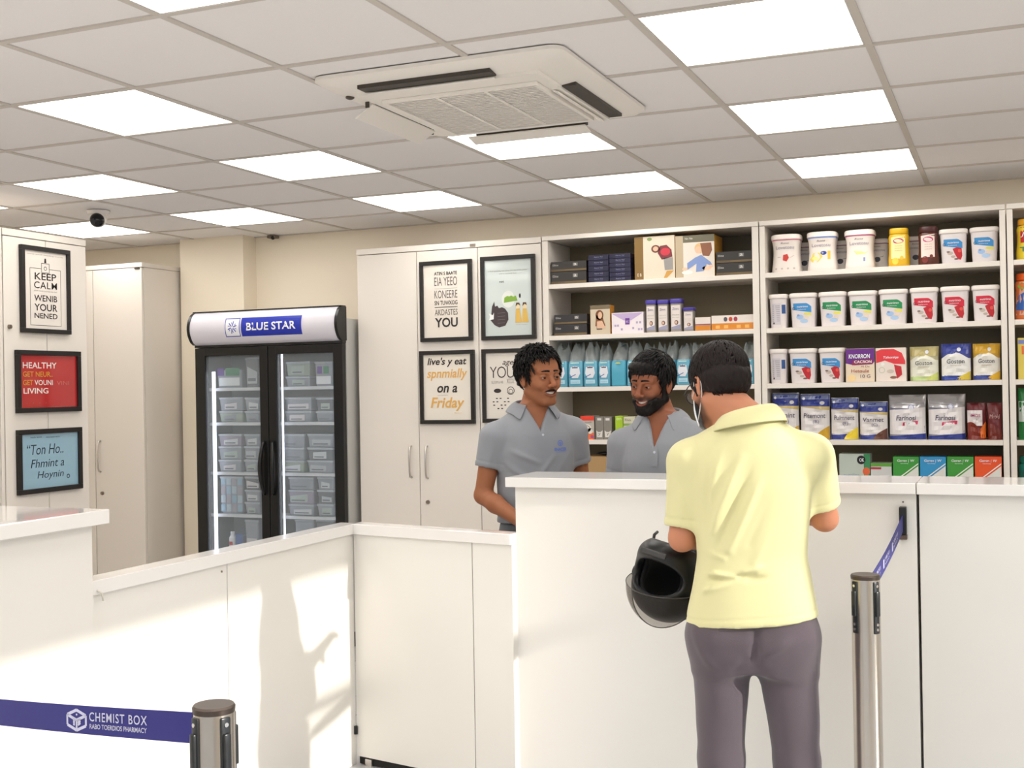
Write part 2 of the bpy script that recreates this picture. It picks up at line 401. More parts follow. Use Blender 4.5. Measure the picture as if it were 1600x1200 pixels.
for k, (z, c) in enumerate(((.725, (60, 120, 60)), (1.075, (110, 105, 90)), (1.425, (70, 70, 66)), (1.775, (130, 60, 50)))):
    b = thing('carton', ['green carton', 'drab grey-green carton', 'dark grey carton', 'dull red carton'][k]+' at the left edge of the photo on the shelf unit', 'box', (-4.93, 4.49, z+.001))
    MB().box(-.08, .08, -.08, .08, 0, .2, .002).build('box_body', mcol(c), b)
    Decal(lambda u, v, l: (.08+l, u, v)).poly([(-.06, .12), (.06, .12), (.06, .17), (-.06, .17)], mcol((225, 225, 215))).build('label', b)

# ================================================================== open wall shelves
UN = (M_lam,)
def shelf_unit(x0, x1, label, ts):
    ox, oy = (x0+x1)/2, 6.65
    t = thing('shelf_unit', label, 'shelf', (ox, oy, 0))
    x0 -= ox; x1 -= ox; y0 = CF-oy; y1 = 6.845-oy
    MB().box(x0, x0+ts, y0, y1, 0, 2.455).build('side_panel', M_lam, t); MB().box(x1-ts, x1, y0, y1, 0, 2.455).build('side_panel', M_lam, t)
    MB().box(x0, x1, y0-.002, y1, 2.457, 2.483, .0015).build('top_panel', M_lam, t)
    MB().box(x0+ts, x1-ts, y1-.012, y1, 0, 2.455).build('back_panel', mat('shelf_back', (118, 105, 80), .5), t)
    for z in (2.20, 1.90, 1.60, 1.295, .99, .68, .37): MB().box(x0+ts+.0005, x1-ts-.0005, y0+.001, y1-.0125, z-.026, z, .001).build('shelf_board', M_lam, t)
    MB().box(x0+ts, x1-ts, y0+.03, y0+.045, 0, .08).build('plinth', M_lam, t)
    return t
shelf_unit(-2.503, -1.243, 'tall open shelf unit behind the two staff, holding dark boxes and blue packs', .035)
shelf_unit(-1.237, -.004, 'tall open shelf unit right of centre, filled with tubs and pouches', .028)
shelf_unit(.002, 1.26, 'tall open shelf unit cut off by the right edge of the photo', .028)

# ================================================================== counters
CT = 1.25
t = thing('service_counter', 'long white service counter section where the customer stands', 'counter', (-1.05, 4.45, 0))
ox, oy = -1.05, 4.45
MB().box(-1.80-ox, -.302-ox, 4.30-oy, 4.56-oy, 0, CT-.039, .001).build('front_panel', M_lamc, t)
MB().box(-1.83-ox, -.3015-ox, 4.27-oy, 4.60-oy, CT-.038, CT, .002).build('countertop', M_slab, t)
t = thing('service_counter', 'white service counter section at the right edge of the photo', 'counter', (.5, 4.45, 0))
MB().box(-.293-.5, 1.3-.5, 4.30-oy, 4.56-oy, 0, CT-.039, .001).build('front_panel', M_lamc, t)
MB().box(-.2985-.5, 1.33-.5, 4.27-oy, 4.60-oy, CT-.038, CT, .002).build('countertop', M_slab, t)
t = thing('service_counter', 'white counter in the left foreground with a glossy top', 'counter', (-2.9, 2.0, 0))
MB().box(-3.22+2.9, -2.585+2.9, 1.0-2, 2.83-2, 0, CT-.045, .001).build('front_panel', M_lamc, t)
MB().box(-3.25+2.9, -2.553+2.9, .97-2, 2.872-2, CT-.044, CT, .003).build('countertop', mat('glossy_slab', (240, 236, 232), .05, spec=.7, coat=.5), t)
# low partition along the left
t = thing('partition', 'low white partition running back from the left counter, sunlit', 'partition', (-2.65, 3.6, 0))
ox, oy = -2.65, 3.6; PX = -2.61
for y0, y1 in ((2.833, 3.532), (3.536, 4.42)):
    MB().box(PX-.05-ox, PX-ox, y0-oy, y1-oy, .0, .985, .001).build('panel', M_lamc, t)
MB().box(PX-.075-ox, PX+.012-ox, 2.833-oy, 4.445-oy, .986, 1.03, .002).build('cap_rail', M_slab, t)
y, z = at_x(346, 893, PX); MB().cyl((PX-ox, y-oy, z), (PX+.003-ox, y-oy, z), .004, n=12).build('screw', mat('screw_grey', (150, 140, 130), .4, 1), t)
m = MB(); m.tube([(PX+.014-ox, 2.86-oy, 1.0), (PX+.022-ox, 2.872-oy, .99), (PX+.014-ox, 2.885-oy, .965)], .003, 8); m.build('cable_clip', mat('clip_cream', (226, 220, 208), .5), t, True)
# gate between partition and counter
ax_, ay_, bx_, by_ = -2.608, 4.415, -1.803, 4.262
ang = math.atan2(by_-ay_, bx_-ax_); L = math.hypot(bx_-ax_, by_-ay_)
t = thing('partition', 'low white gate panel between the sunlit partition and the tall counter', 'gate', (ax_, ay_, 0), ang)
sx, _ = at(736, 1000, 4.28); s_ = (sx-ax_)/(bx_-ax_)*L
MB().box(.003, s_-.002, 0.004, .044, .035, .985, .001).build('gate_leaf', M_lamc, t)
MB().box(s_+.002, L-.002, 0.004, .044, .0, .985, .001).build('fixed_panel', M_lamc, t)
MB().box(-.012, L-.002, -.01, .072, .986, 1.03, .002).build('cap_rail', M_slab, t)
m = MB(); m.cyl((.004, -.004, .13), (.004, -.004, .165), .008, n=12); m.build('hinge', M_blackp, t)
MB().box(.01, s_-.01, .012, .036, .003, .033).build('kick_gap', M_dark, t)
MB().box(.05, .085, .0, .012, .0, .03).build('foot', M_chrome, t)

# ================================================================== belt barriers
M_post = mat('post_steel', (192, 184, 174), .26, 1, bump=.12, bscale=60, stretch=(1, 1, .02))
M_belt = mat('blue_belt', (44, 42, 122), .6, bump=.1, bscale=900, sheen=.1, spec=.3)
M_bprint = mat('belt_print', (206, 205, 228), .6)
def post(label, x, y, h, r, rot, name='barrier_post'):
    t = thing(name, label, 'barrier post', (x, y, 0), rot)
    MB().cyl((0, 0, 0), (0, 0, .012), .16, .155, 48).cyl((0, 0, .012), (0, 0, .02), .155, .05, 48).build('base', M_post, t, auto=30)
    MB().cyl((0, 0, .02), (0, 0, h-.014), r, n=48).build('pole', M_post, t, auto=30)
    m = MB(); m.cyl((0, 0, h-.014), (0, 0, h-.004), r*1.01, r*1.03, 48); m.cyl((0, 0, h-.004), (0, 0, h), r*1.03, r*.96, 48); m.build('cap', mat('post_cap', (92, 82, 76), .38, .9), t, auto=25)
    for k in range(4):
        a = k*math.pi/2; M = Matrix.Rotation(a, 4, 'Z')
        m = MB(); m.obox(M @ TR(0, -r-.0005, h-.018-.078), .021, .006, .156, .003)
        m.obox(M @ TR(0, -r-.005, h-.018-.066), .015, .010, .075, .003)
        c = m.build('belt_socket', mat('socket_black', (36, 38, 40), .3), t, auto=30)
        for z in (.013, .128, .143):
            p0 = M @ Vector((0, -r-.0025, h-.018-z)); p1 = M @ Vector((0, -r-.0055, h-.018-z)); MB().cyl(p0, p1, .0042, n=12).build('rivet', mat('rivet', (225, 222, 220), .2, 1), c)
    return t
def belt(parent, p0, p1, h, thick=.0012, sag=.012):
    """flat webbing between two points (top edges); returns mapping u along, v up"""
    p0, p1 = Vector(p0), Vector(p1); d = p1-p0; n = Vector((d.y, -d.x, 0)).normalized(); Lb = d.length
    m = MB(); N = 24; rings = []
    for k in range(N+1):
        c = p0+d*(k/N)+Vector((0, 0, -sag*math.sin(math.pi*k/N)))
        rings.append([c+n*thick, c-n*thick, c-n*thick-Vector((0, 0, h)), c+n*thick-Vector((0, 0, h))])
    m.loft(rings); o = m.build('belt', M_belt, parent)
    def fn(u, v, l):
        k = u/Lb; return p0+d*k+Vector((0, 0, -sag*math.sin(math.pi*k)-h+v))+n*(thick+l)
    return o, fn, Lb
# right post and its belt to the counter clip
def ray(x, y): return _F+_R*((x-800)/FPX)-_U*((y-600)/FPX)
PH = 1.02
d_ = ray(1352, 897); tt = (PH-CAMH)/d_.z; px, py = d_.x*tt, d_.y*tt
t = post('steel queue post before the right counter with a blue belt to the counter', px, py, PH, .0425, math.radians(51))
cx, cz = at(1411, 812, 4.285)
wx, wy = cx-px, 4.275-py
a_ = -math.radians(51)
def loc(x, y, z): return Vector(((x-px)*math.cos(a_)-(y-py)*math.sin(a_), (x-px)*math.sin(a_)+(y-py)*math.cos(a_), z))
s_r = Vector((wx, wy, 0)).normalized()*.05
b, fn, Lb = belt(t, loc(px+s_r.x, py+s_r.y, PH-.02), loc(cx, 4.272, cz+.018), .055)
D = Decal(lambda u, v, l: fn(u, v, l))
for k in range(3):
    u = .07+k*.14; D.text('CHEMIST BOX', u+.05, .03, .075, .012, M_bprint, bold=.01); D.poly([(u-.01, .014), (u+.006, .014), (u+.006, .042), (u-.01, .042)], M_bprint); D.text('PHARMACY', u+.05, .016, .07, .007, M_bprint)
D.build('lettering', b)
c = thing('belt_clip', 'black wall clip on the counter front holding the belt end', 'clip', (cx, 4.299, cz))
MB().box(-.012, .012, -.03, 0, -.05, .045, .003).build('housing', M_blackp, c)
MB().box(-.013, .013, -.024, 0, -.068, -.052, .002).build('release_tab', mat('clip_brown', (96, 78, 70), .4), c)
MB().cyl((0, 0, .06), (0, -.003, .06), .003, n=10).build('screw', mat('screw_dark', (70, 66, 62), .4), c)
# left foreground post
PH2 = 1.02
d_ = ray(334, 1100); tt = (PH2-CAMH)/d_.z; qx, qy = d_.x*tt, d_.y*tt
t = post('steel queue post in the bottom left foreground with a printed blue belt', qx, qy, PH2, .0385, math.radians(68))
a2 = -math.radians(68)
e1 = ray(-80, 1085); e0 = ray(301, 1113)
def p_at(r_, ylev): k = ylev/r_.y; return Vector((r_.x*k, r_.y*k, CAMH+r_.z*k))
s0 = p_at(e0, qy-.012); s1 = p_at(e1, qy+.22)
def loc2(v): x, y = v.x-qx, v.y-qy; return Vector((x*math.cos(a2)-y*math.sin(a2), x*math.sin(a2)+y*math.cos(a2), v.z))
hb = .058
b, fn, Lb = belt(t, loc2(s1), loc2(s0), hb, sag=.003)
dd = (s0-s1)
def ub(x):
    r_ = ray(x, 1125); dx, dy = s0.x-s1.x, s0.y-s1.y; k = (s1.x*r_.y-s1.y*r_.x)/(r_.x*dy-r_.y*dx); return k*Lb
PV = hb/50; PH_ = (ub(230)-ub(140))/90
D = Decal(fn)
pw = Lb/381
cxp, cyp, hs = ub(121), hb*.48, 18*PV
hexa = [(cxp+hs*PH_/PV*math.sin(math.radians(60*k)), cyp+hs*math.cos(math.radians(60*k))) for k in range(6)]
for k in range(6): D.line(hexa[k], hexa[(k+1) % 6], 2.6*pw, M_bprint)
for k in (1, 3, 5): D.line((cxp, cyp), hexa[k], 2.6*pw, M_bprint)
for k in range(3):
    D.line((cxp+hs*.22, cyp-hs*(.05+.22*k)), (cxp+hs*.7, cyp+hs*(.18-.22*k)), 1.8*pw, M_bprint)
    D.line((cxp-hs*.6, cyp+hs*(.1-.25*k)), (cxp-hs*.3, cyp+hs*(-.03-.22*k)), 2*pw, M_bprint)
D.disc(cxp, cyp+hs*.55, hs*.14, M_bprint, hs*.1)
D.text('CHEMIST BOX', ub(185), hb*.48, ub(230)-ub(140), 16*PV, M_bprint, bold=.008, space=1.15)
D.text('RABO TOERDIOS PHARMACY', ub(185), hb*.22, ub(230)-ub(141), 8.5*PV, M_bprint, bold=.01)
D.build('lettering', b)
# ================================================================== framed posters
M_glass_p = mat('poster_glass', (255, 255, 255), .04)
INK = mcol((48, 42, 42), .6); GOLD = mcol((222, 170, 92), .6); GRY = mcol((150, 145, 140), .6)
def frame(label, fnw, w_, h_, bw, paper, M, gloss=.08, dz=.022):
    """M: local frame -> world; local x right, z up, -y out of the wall"""
    t = thing('picture_frame', label, 'framed poster', group='framed posters'); t.matrix_world = M
    m = MB()
    for a in ((-w_/2, w_/2, h_/2-bw, h_/2), (-w_/2, w_/2, -h_/2, -h_/2+bw), (-w_/2, -w_/2+bw, -h_/2+bw, h_/2-bw), (w_/2-bw, w_/2, -h_/2+bw, h_/2-bw)):
        m.box(a[0], a[1], -dz, 0, a[2], a[3], .0015)
    m.build('frame_moulding', M_black, t)
    p = MB().box(-w_/2+bw-.002, w_/2-bw+.002, -.010, -.002, -h_/2+bw-.002, h_/2-bw+.002).build('poster', mat('paper_%02x%02x%02x' % paper, paper, gloss, coat=.6), t)
    return t, p, Decal(lambda u, v, l: (u, -.010-l, v))
def wallM(cx, cz, y): return Matrix.Translation((cx, y, cz))
def fr_px(q, Y=CF):
    (xa, ya), (xb, yb) = q; X0, Z0 = at(xa, ya, Y); X1, Z1 = at(xb, yb, Y); return (X0+X1)/2, (Z0+Z1)/2, X1-X0, Z0-Z1
FY = CF-.0005
cx, cz, w_, h_ = fr_px([(657, 410), (740, 532)])
t, p, D = frame('black framed poster ending in bold YOU, upper left of four on the tall cabinet', None, w_, h_, .024, (226, 217, 206), wallM(cx, 2.133, FY))
W = w_*.44
D.text('ATIN S BAATE', 0, h_*.322, W, .021, INK, bold=.02).text('EIA YEEO', 0, h_*.19, W, .053, mcol((100, 92, 90), .6))
D.line((-W/2, h_*.155), (W/2, h_*.155), .002, GRY)
D.text('KONEERE', 0, h_*.035, W, .048, mcol((100, 92, 90), .6)).text('SN TUWXOG', 0, -h_*.048, W, .026, INK, bold=.01)
D.line((-W/2, -h_*.075), (W/2, -h_*.075), .004, INK)
D.text('AKDASTES', 0, -h_*.175, W, .036, mcol((85, 78, 76), .6)).text('YOU', 0, -h_*.325, W, .058, INK, bold=.025)
D.build('lettering', p)
cx, cz, w_, h_ = fr_px([(752, 402), (839, 529)])
t, p, D = frame('black framed pale blue-grey poster with green hill and dark blot, upper right of four', None, w_, h_, .024, (202, 211, 208), wallM(cx, 2.135, FY))
D.text('a short greeting runs along the top of this poster', 0, h_*.31, w_*.72, .011, GRY).text('and a second line', 0, h_*.28, w_*.32, .008, GRY)
D.text('not', -.04, h_*.18, .03, .012, INK)
D.disc(.0, -h_*.02, .042, mcol((225, 228, 222)), .05, 24)
D.lift = .001
D.poly([(-.028, -.03), (-.024, .0), (-.005, .01), (.008, .006), (.02, .012), (.032, .004), (.05, .01), (.06, -.02)], mcol((128, 170, 62)))
D.disc(.075, .008, .006, INK, .014)
D.poly([(-.115, -.13), (-.105, -.05), (-.09, -.02), (-.085, -.05), (-.07, -.045), (-.06, -.06), (-.04, -.055), (-.02, -.065), (-.002, -.09), (0, -.13), (-.02, -.165), (-.06, -.175), (-.09, -.16)], mcol((66, 54, 56)))
D.poly([(-.125, -.09), (-.10, -.1), (-.092, -.085), (-.095, -.125), (-.125, -.13), (-.118, -.11)], mcol((240, 240, 238)), .002)
for k in range(4): D.line((-.07, -.09-.02*k), (-.02, -.088-.02*k), .002, mcol((120, 110, 108)))
for x in (.062, .105):
    D.poly([(x-.018, -.15), (x-.014, -.07), (x+.012, -.07), (x+.024, -.15)], mcol((220, 180, 90))); D.disc(x, -.055, .014, mcol((236, 214, 170)), .018); D.poly([(x-.015, -.055), (x-.01, -.032), (x+.01, -.033), (x+.013, -.05), (x, -.04)], mcol((90, 66, 50)), .003)
D.text('small caption', .085, -.165, .075, .006, GRY)
D.build('artwork', p)
cx, cz, w_, h_ = fr_px([(657, 549), (744, 662)])
t, p, D = frame('black framed script poster in black and gold ending in Friday, lower left of the four', None, w_, h_, .024, (230, 222, 210), wallM(cx, cz, FY))
D.text("live's y eat", 0, h_*.275, w_*.72, .058, INK, italic=.22, bold=.022).text('spnmially', 0, h_*.09, w_*.74, .072, GOLD, italic=.22, bold=.018)
D.text('on a', 0, -h_*.075, w_*.37, .042, INK, italic=.22, bold=.022).text('somewhere', -.03, -h_*.115, .07, .006, GRY)
D.text('Friday', 0, -h_*.325, w_*.62, .083, GOLD, italic=.22, bold=.022).text('fine print', .07, -h_*.36, .05, .008, GOLD, italic=.3)
D.build('lettering', p)
cx, cz, w_, h_ = fr_px([(754, 546), (840, 660)])
t, p, D = frame('black framed poster reading YOUR with small icons, lower right, partly hidden by the moustached man', None, w_, h_, .024, (224, 217, 208), wallM(cx, cz, FY))
D.text('age', -.005, h_*.26, .07, .032, INK, italic=.3).text('YOURS', -.005, h_*.105, w_*.68, .068, mcol((70, 62, 60), .6), bold=-.01, space=.9)
D.text('BLOOM & WE', -.075, h_*.03, .075, .016, GRY).text('XCOL', .01, h_*.03, .05, .028, GRY)
D.disc(-.075, -.03, .024, INK, .013).ring(.01, -.03, .024, .004, INK).ring(.01, -.034, .014, .003, INK).disc(.062, .01, .014, INK)
for k in range(4):
    for j in range(5): D.line((-.11+.024*j+.003*k, -.075-.02*k), (-.098+.024*j+.003*k, -.075-.02*k), .006, INK) if (k+j) % 3 else None
D.build('lettering', p)
# left cabinet frames (facing +X)
def leftM(cy, cz): return Matrix.Translation((XC+.0005, cy, cz)) @ Matrix.Rotation(math.radians(90), 4, 'Z')
t, p, D = frame('black framed white KEEP CALM poster, top of the three on the left cabinet', None, .352, .465, .024, (228, 220, 212), leftM(4.922, 2.17))
bxm = mcol((90, 84, 82), .6)
D.text('some small heading words', 0, .185, .26, .008, GRY)
for a, b in (((-.11, .115), (-.11, -.19)), ((.11, .115), (.11, -.19)), ((-.11, .115), (-.03, .115)), ((.03, .115), (.11, .115)), ((-.11, -.19), (.11, -.19))): D.line(a, b, .0025, bxm)
for a, b in (((-.028, .145), (.028, .145)), ((-.028, .095), (.028, .095)), ((-.028, .095), (-.028, .145)), ((.028, .095), (.028, .145))): D.line(a, b, .003, bxm)
D.poly([(-.008, .148), (.008, .148), (.005, .172), (-.005, .172)], INK).ring(0, .118, .011, .003, bxm)
D.text('KEEP', 0, .055, .155, .037, INK, bold=.012).text('CALM', 0, .008, .165, .037, INK, bold=.005, space=1.1).text('small words between the lines', 0, -.008, .165, .007, GRY)
D.text('WENIB', 0, -.06, .165, .033, INK, bold=.008).text('YOUR', 0, -.112, .165, .038, INK, bold=.012).text('NENED', 0, -.152, .165, .028, INK, bold=.012)
D.build('lettering', p)
t, p, D = frame('black framed red HEALTHY LIVING poster, middle of the three on the left cabinet', None, .462, .332, .026, (178, 34, 36), leftM(4.937, 1.679), .06)
wt = mcol((235, 225, 218), .5); gd = mcol((206, 150, 50), .5)
D.text('HEALTHY', -.065, .07, .24, .032, wt, bold=.012).text('GET NEUR..', -.08, .025, .21, .028, gd, bold=.008)
D.text('GET', -.15, -.02, .07, .028, gd, bold=.008).text('VOUNI', -.04, -.02, .13, .028, wt, bold=.008).text('VINI', .10, -.02, .09, .022, mcol((200, 110, 100), .5))
D.text('LIVING', -.095, -.065, .175, .030, wt, bold=.012)
for k in range(4): D.disc(-.16+.045*k, -.115, .003, mcol((140, 60, 40)))
D.build('lettering', p)
t, p, D = frame('black framed pale blue handwritten poster, lowest of the three on the left cabinet', None, .462, .342, .026, (142, 178, 196), leftM(4.937, 1.253), .06)
nb = mcol((58, 70, 84), .6)
D.text('header words', -.1, .125, .08, .008, nb, italic=.2).text('more header words', .02, .122, .1, .008, nb)
D.text('“Ton Ho..', -.035, .035, .26, .055, nb, italic=.2).text('Fhmint a', -.02, -.035, .24, .045, nb, italic=.2).text('Hoynin', .0, -.105, .19, .05, nb, italic=.2)
D.ring(.13, -.095, .012, .005, nb)
D.build('lettering', p)

# ================================================================== glass-door cooler
YF_ = 6.32
t = thing('display_fridge', 'black two-door glass display fridge with a lit white header sign', 'fridge', (-4.34, 6.5, 0))
ox, oy = -4.34, 6.5
M_fb = mat('fridge_black', (20, 20, 21), .3); M_fs = mat('fridge_side', (190, 188, 184), .4); M_fi = mat('fridge_liner', (150, 152, 156), .4)
m = MB(); X0, X1 = -4.895-ox, -3.783-ox; y0, y1 = YF_+.045-oy, 6.69-oy
m.box(X0, X0+.03, y0, y1, .1, 2.05); m.box(X1-.03, X1, y0, y1, .1, 2.05); m.box(X0+.03, X1-.03, y1-.02, y1, .1, 2.05); m.box(X0+.03, X1-.03, y0, y1-.02, 1.9, 2.05); m.box(X0+.03, X1-.03, y0, y1-.02, .1, .3)
m.build('cabinet_shell', M_fs, t)
m = MB(); m.box(X0+.031, X0+.034, y0, y1-.022, .305, 1.895); m.box(X1-.034, X1-.031, y0, y1-.022, .305, 1.895); m.box(X0+.035, X1-.035, y1-.026, y1-.022, .305, 1.895); m.box(X0+.035, X1-.035, y0, y1-.03, .301, .306); m.box(X0+.035, X1-.035, y0, y1-.03, 1.892, 1.897)
m.build('liner', M_fi, t)
m = MB(); m.box(X0, X1, YF_+.005-oy, YF_+.04-oy, 0.02, .28); m.box(X0+.02, X1-.02, y0, y1, .0, .095); m.build('plinth', M_fb, t)
ZS = (1.627, 1.402, 1.079, .805, .54)
for z in ZS:
    m = MB()
    for k in range(9): yy = y0+.05+k*.025; m.box(X0+.036, X1-.036, yy, yy+.004, z-.006, z-.002)
    m.box(X0+.036, X1-.036, y0+.035, y0+.04, z-.014, z+.006); 
    m.build('wire_shelf', mat('shelf_wire', (215, 216, 220), .35), t)
M_gl = clear_mat('fridge_glass', (225, 232, 236), .10, .03)
for k, (a, b, ga, gb) in enumerate(((-4.893, -4.334, -4.815, -4.394), (-4.328, -3.785, -4.269, -3.852))):
    a -= ox; b -= ox; ga -= ox; gb -= ox; zt, zb, gt, gz = 1.893, .30, 1.84, .36; ya, yb = YF_-oy, YF_+.04-oy
    m = MB(); m.box(a, ga, ya, yb, zb, zt, .002); m.box(gb, b, ya, yb, zb, zt, .002); m.box(ga, gb, ya, yb, gt, zt, .002); m.box(ga, gb, ya, yb, zb, gz, .002)
    d = m.build('door', M_fb, t)
    MB().box(ga, gb, ya+.012, ya+.016, gz, gt).build('glass_pane', M_gl, d)
    hx = b-.03 if k == 0 else a+.03
    s_ = 1 if k == 0 else -1
    m = MB(); P = []
    for j in range(13):
        q = j/12; P.append((hx-s_*.014*math.sin(math.pi*q), ya-.006-.03*math.sin(math.pi*q)**.6, 1.29-.34*q))
    m.tube(P, [.009+.006*math.sin(math.pi*j/12) for j in range(13)], 10); m.build('door_handle', M_fb, d, True)
M_strip = mat('led_strip', (235, 240, 255), .5, emit=2.6)
MB().box(X0+.095, X0+.113, y0+.005, y0+.02, .33, 1.74).build('light_strip', M_strip, t)
MB().box(X0+.632, X0+.640, y0+.002, y0+.012, .33, 1.86).build('light_strip', M_strip, t)
MB().box(X1-.070, X1-.064, y0+.002, y0+.012, .33, 1.84).build('light_strip', M_strip, t)
# header
def header_rings(x, yo=0): 
    pts = []
    for k in range(15):
        q = k/14; z = 1.912+.21*q; pts.append((x, YF_-oy-.05+.045-.062*math.sin(math.pi*q)**.6-yo, z))
    return pts+[(x, y0+.0, 2.122), (x, y0+.0, 1.912)]
m = MB(); m.loft([header_rings(X0+.014), header_rings(X1-.014)]); m.build('header_sign', mat('header_white', (212, 208, 216), .3, emit=.10), t, auto=40)
for a, b in ((X0-.006, X0+.0135), (X1-.0135, X1+.006)):
    m = MB(); m.loft([header_rings(a, .004), header_rings(b, .004)]); m.build('end_cap', M_fb, t, auto=40)
MB().box(X0, X1, YF_-oy, y0, 1.896, 1.911).build('header_trim', M_fb, t)
MB().box(X0-.002, X1+.002, YF_-.012-oy, y0, 2.123, 2.129).build('header_trim', M_fb, t)
hs = [o for o in t.children if o.name.startswith('header_sign')][0]
def hfn(u, v, l):
    q = min(1, max(0, (v-1.912)/.21)); return (u-ox, YF_-oy-.05+.045-.062*math.sin(math.pi*q)**.6-l-.001, v)
D = Decal(hfn)
bl = mcol((32, 50, 168), .4); wh = mcol((240, 240, 244), .4)
xa, _ = at(379, 512, 6.27); xb, _ = at(473, 512, 6.27); D.band(xa, xb, 1.957, 2.075, bl, 12, 8)
D.lift = .0012; D.text('BLUE STAR', (xa+xb)/2, 1.992, (xb-xa)*.82, .05, wh, bold=.022)
xc, _ = at(354, 512, 6.27); xd, _ = at(377, 512, 6.27); D.lift = .0006; D.band(xc, xd, 1.957, 2.075, wh, 4, 8)
D.lift = .0012
for u0, u1, v0, v1 in ((xc, xd, 1.957, 1.962), (xc, xd, 2.07, 2.075), (xc, xc+.005, 1.962, 2.07), (xd-.005, xd, 1.962, 2.07)): D.band(u0, u1, v0, v1, bl, 2, 8)
cx_, cz_ = (xc+xd)/2, 2.016
for k in range(6):
    a = math.pi*k/3+.3; D.line((cx_+.008*math.cos(a), cz_+.008*math.sin(a)), (cx_+.034*math.cos(a), cz_+.040*math.sin(a)), .006, bl)
    D.line((cx_+.02*math.cos(a+.3), cz_+.02*math.sin(a+.3)), (cx_+.034*math.cos(a+.45), cz_+.034*math.sin(a+.45)), .004, bl)
D.build('lettering', hs)

# contents of the cooler
M_bx = [mat('box_milky', (158, 162, 170), .3), mat('box_mauve', (158, 150, 166), .3), mat('box_smoke', (118, 120, 126), .3), mat('box_green', (160, 170, 158), .3)]
M_lid = mat('box_lid', (178, 182, 190), .25)
def fridge_box(q, z, label, mi=0, stickers=(), nlid=True):
    (xa, ya), (xb, yb) = q; YY = 6.415
    Xa, Za = at(xa, ya, YY); Xb, _ = at(xb, yb, YY); h = Za-z; w_ = Xb-Xa
    b = thing('storage_box', label, 'box', ((Xa+Xb)/2, YY+.09, z), group='plastic boxes in the fridge')
    m = MB(); m.loft([rr(w_/2-.008, .082, 0, .01, 3), rr(w_/2-.002, .088, h-.016, .01, 3)]); m.build('box_body', M_bx[mi], b, auto=40)
    if nlid: MB().box(-w_/2, w_/2, -.0895, .0895, h-.0155, h-.001, .003).build('lid', M_lid, b)
    D = Decal(lambda u, v, l: (u, -.0885-l, v))
    for (u0, u1, v0, v1, c) in stickers: D.poly([(u0*w_-w_/2, v0*h), (u1*w_-w_/2, v0*h), (u1*w_-w_/2, v1*h), (u0*w_-w_/2, v1*h)], mcol(c))
    if not stickers:
        rq = random.Random(label); a_, b_ = rq.uniform(-.42, -.2), rq.uniform(.2, .42); c_ = rq.choice(((206, 208, 212), (186, 188, 194), (214, 208, 212), (176, 186, 180), (150, 154, 162)))
        D.poly([(w_*a_, h*.12), (w_*b_, h*.12), (w_*b_, h*rq.uniform(.45, .72)), (w_*a_, h*rq.uniform(.45, .72))], mcol(c_))
        D.poly([(w_*(a_+.05), h*.2), (w_*(b_-.1), h*.2), (w_*(b_-.1), h*.3), (w_*(a_+.05), h*.3)], mcol((120, 124, 132)), .0014)
    D.build('label', b)
def zpx(x, y): return at(x, y, 6.415)[1]
rown = ['top', 'second', 'third', 'fourth', 'lowest visible']
def stack(si, x0, x1, ytops, where, mis):
    z = ZS[si]+.007 if si < 5 else 0
    for k, yt in enumerate(reversed(ytops)):
        pos = ['lowest', 'second from the bottom', 'topmost'][k if len(ytops) == 3 else (0 if k == 0 else 2)] if len(ytops) > 1 else 'single'
        fridge_box([(x0, yt), (x1, yt)], z, '%s clear plastic box of the %s stack on the %s fridge shelf' % (pos, where, rown[si]), mis[k % len(mis)])
        z = zpx(x0, yt)+.001
fridge_box([(338, 575), (378, 575)], ZS[0]+.007, 'white basket of packs with purple and green labels on the top fridge shelf, left door', 0, ((.02, .3, .6, .98, (104, 70, 150)), (.36, .9, .6, .98, (70, 140, 104)), (.1, .9, .1, .5, (225, 228, 230))), False)
stack(0, 382, 403, [558], 'second', [2]); 
fridge_box([(434, 560), (444, 560)], ZS[0]+.007, 'thin dark red pack at the left of the right door, top fridge shelf', 2, ((0, 1, 0, 1, (92, 40, 52)),), False)
stack(0, 446, 484, [565, 588], 'third', [0, 3])
fridge_box([(491, 565), (519, 565)], ZS[0]+.007, 'white box with purple and green stickers behind the right door, top fridge shelf', 0, ((.15, .42, .5, .8, (104, 70, 150)), (.5, .8, .5, .8, (60, 140, 104)), (.1, .9, .08, .4, (232, 233, 238))))
for si, yy in ((1, [621, 642]),):
    stack(si, 342, 379, yy, 'first', [3, 0]); stack(si, 382, 405, yy, 'second', [0]); stack(si, 445, 486, yy, 'third', [0]); stack(si, 493, 520, yy, 'fourth', [0, 2])
stack(2, 341, 377, [678, 697, 718], 'first', [0, 0, 1]); stack(2, 381, 405, [678, 697, 718], 'second', [0]); stack(2, 438, 475, [678, 699, 719], 'third', [3, 0, 0]); stack(2, 480, 520, [678, 699, 719], 'fourth', [0, 2, 0])
fridge_box([(343, 744), (379, 744)], ZS[3]+.007, 'tall box of pale blue packs on the fourth fridge shelf, left door', 0, tuple((.05+.24*a, .25+.24*a, .05+.24*b, .25+.24*b, ((150, 178, 196), (176, 190, 200), (166, 160, 168))[(a+b) % 3]) for a in range(4) for b in range(4)))
stack(3, 382, 406, [744, 765, 784], 'second', [0, 0, 2]); stack(3, 450, 490, [745, 765, 787], 'third', [0, 1, 0]); stack(3, 495, 521, [745, 765, 787], 'fourth', [0, 2])
stack(4, 382, 404, [812], 'second', [0]); stack(4, 460, 490, [811], 'third', [0]); stack(4, 493, 521, [811], 'fourth', [2])
bt = thing('bottle', 'small white bottle with a red label on the lowest visible fridge shelf', 'bottle', (at(361, 840, 6.42)[0], 6.44, ZS[4]+.007))
hB = at(361, 832, 6.42)[1]-ZS[4]
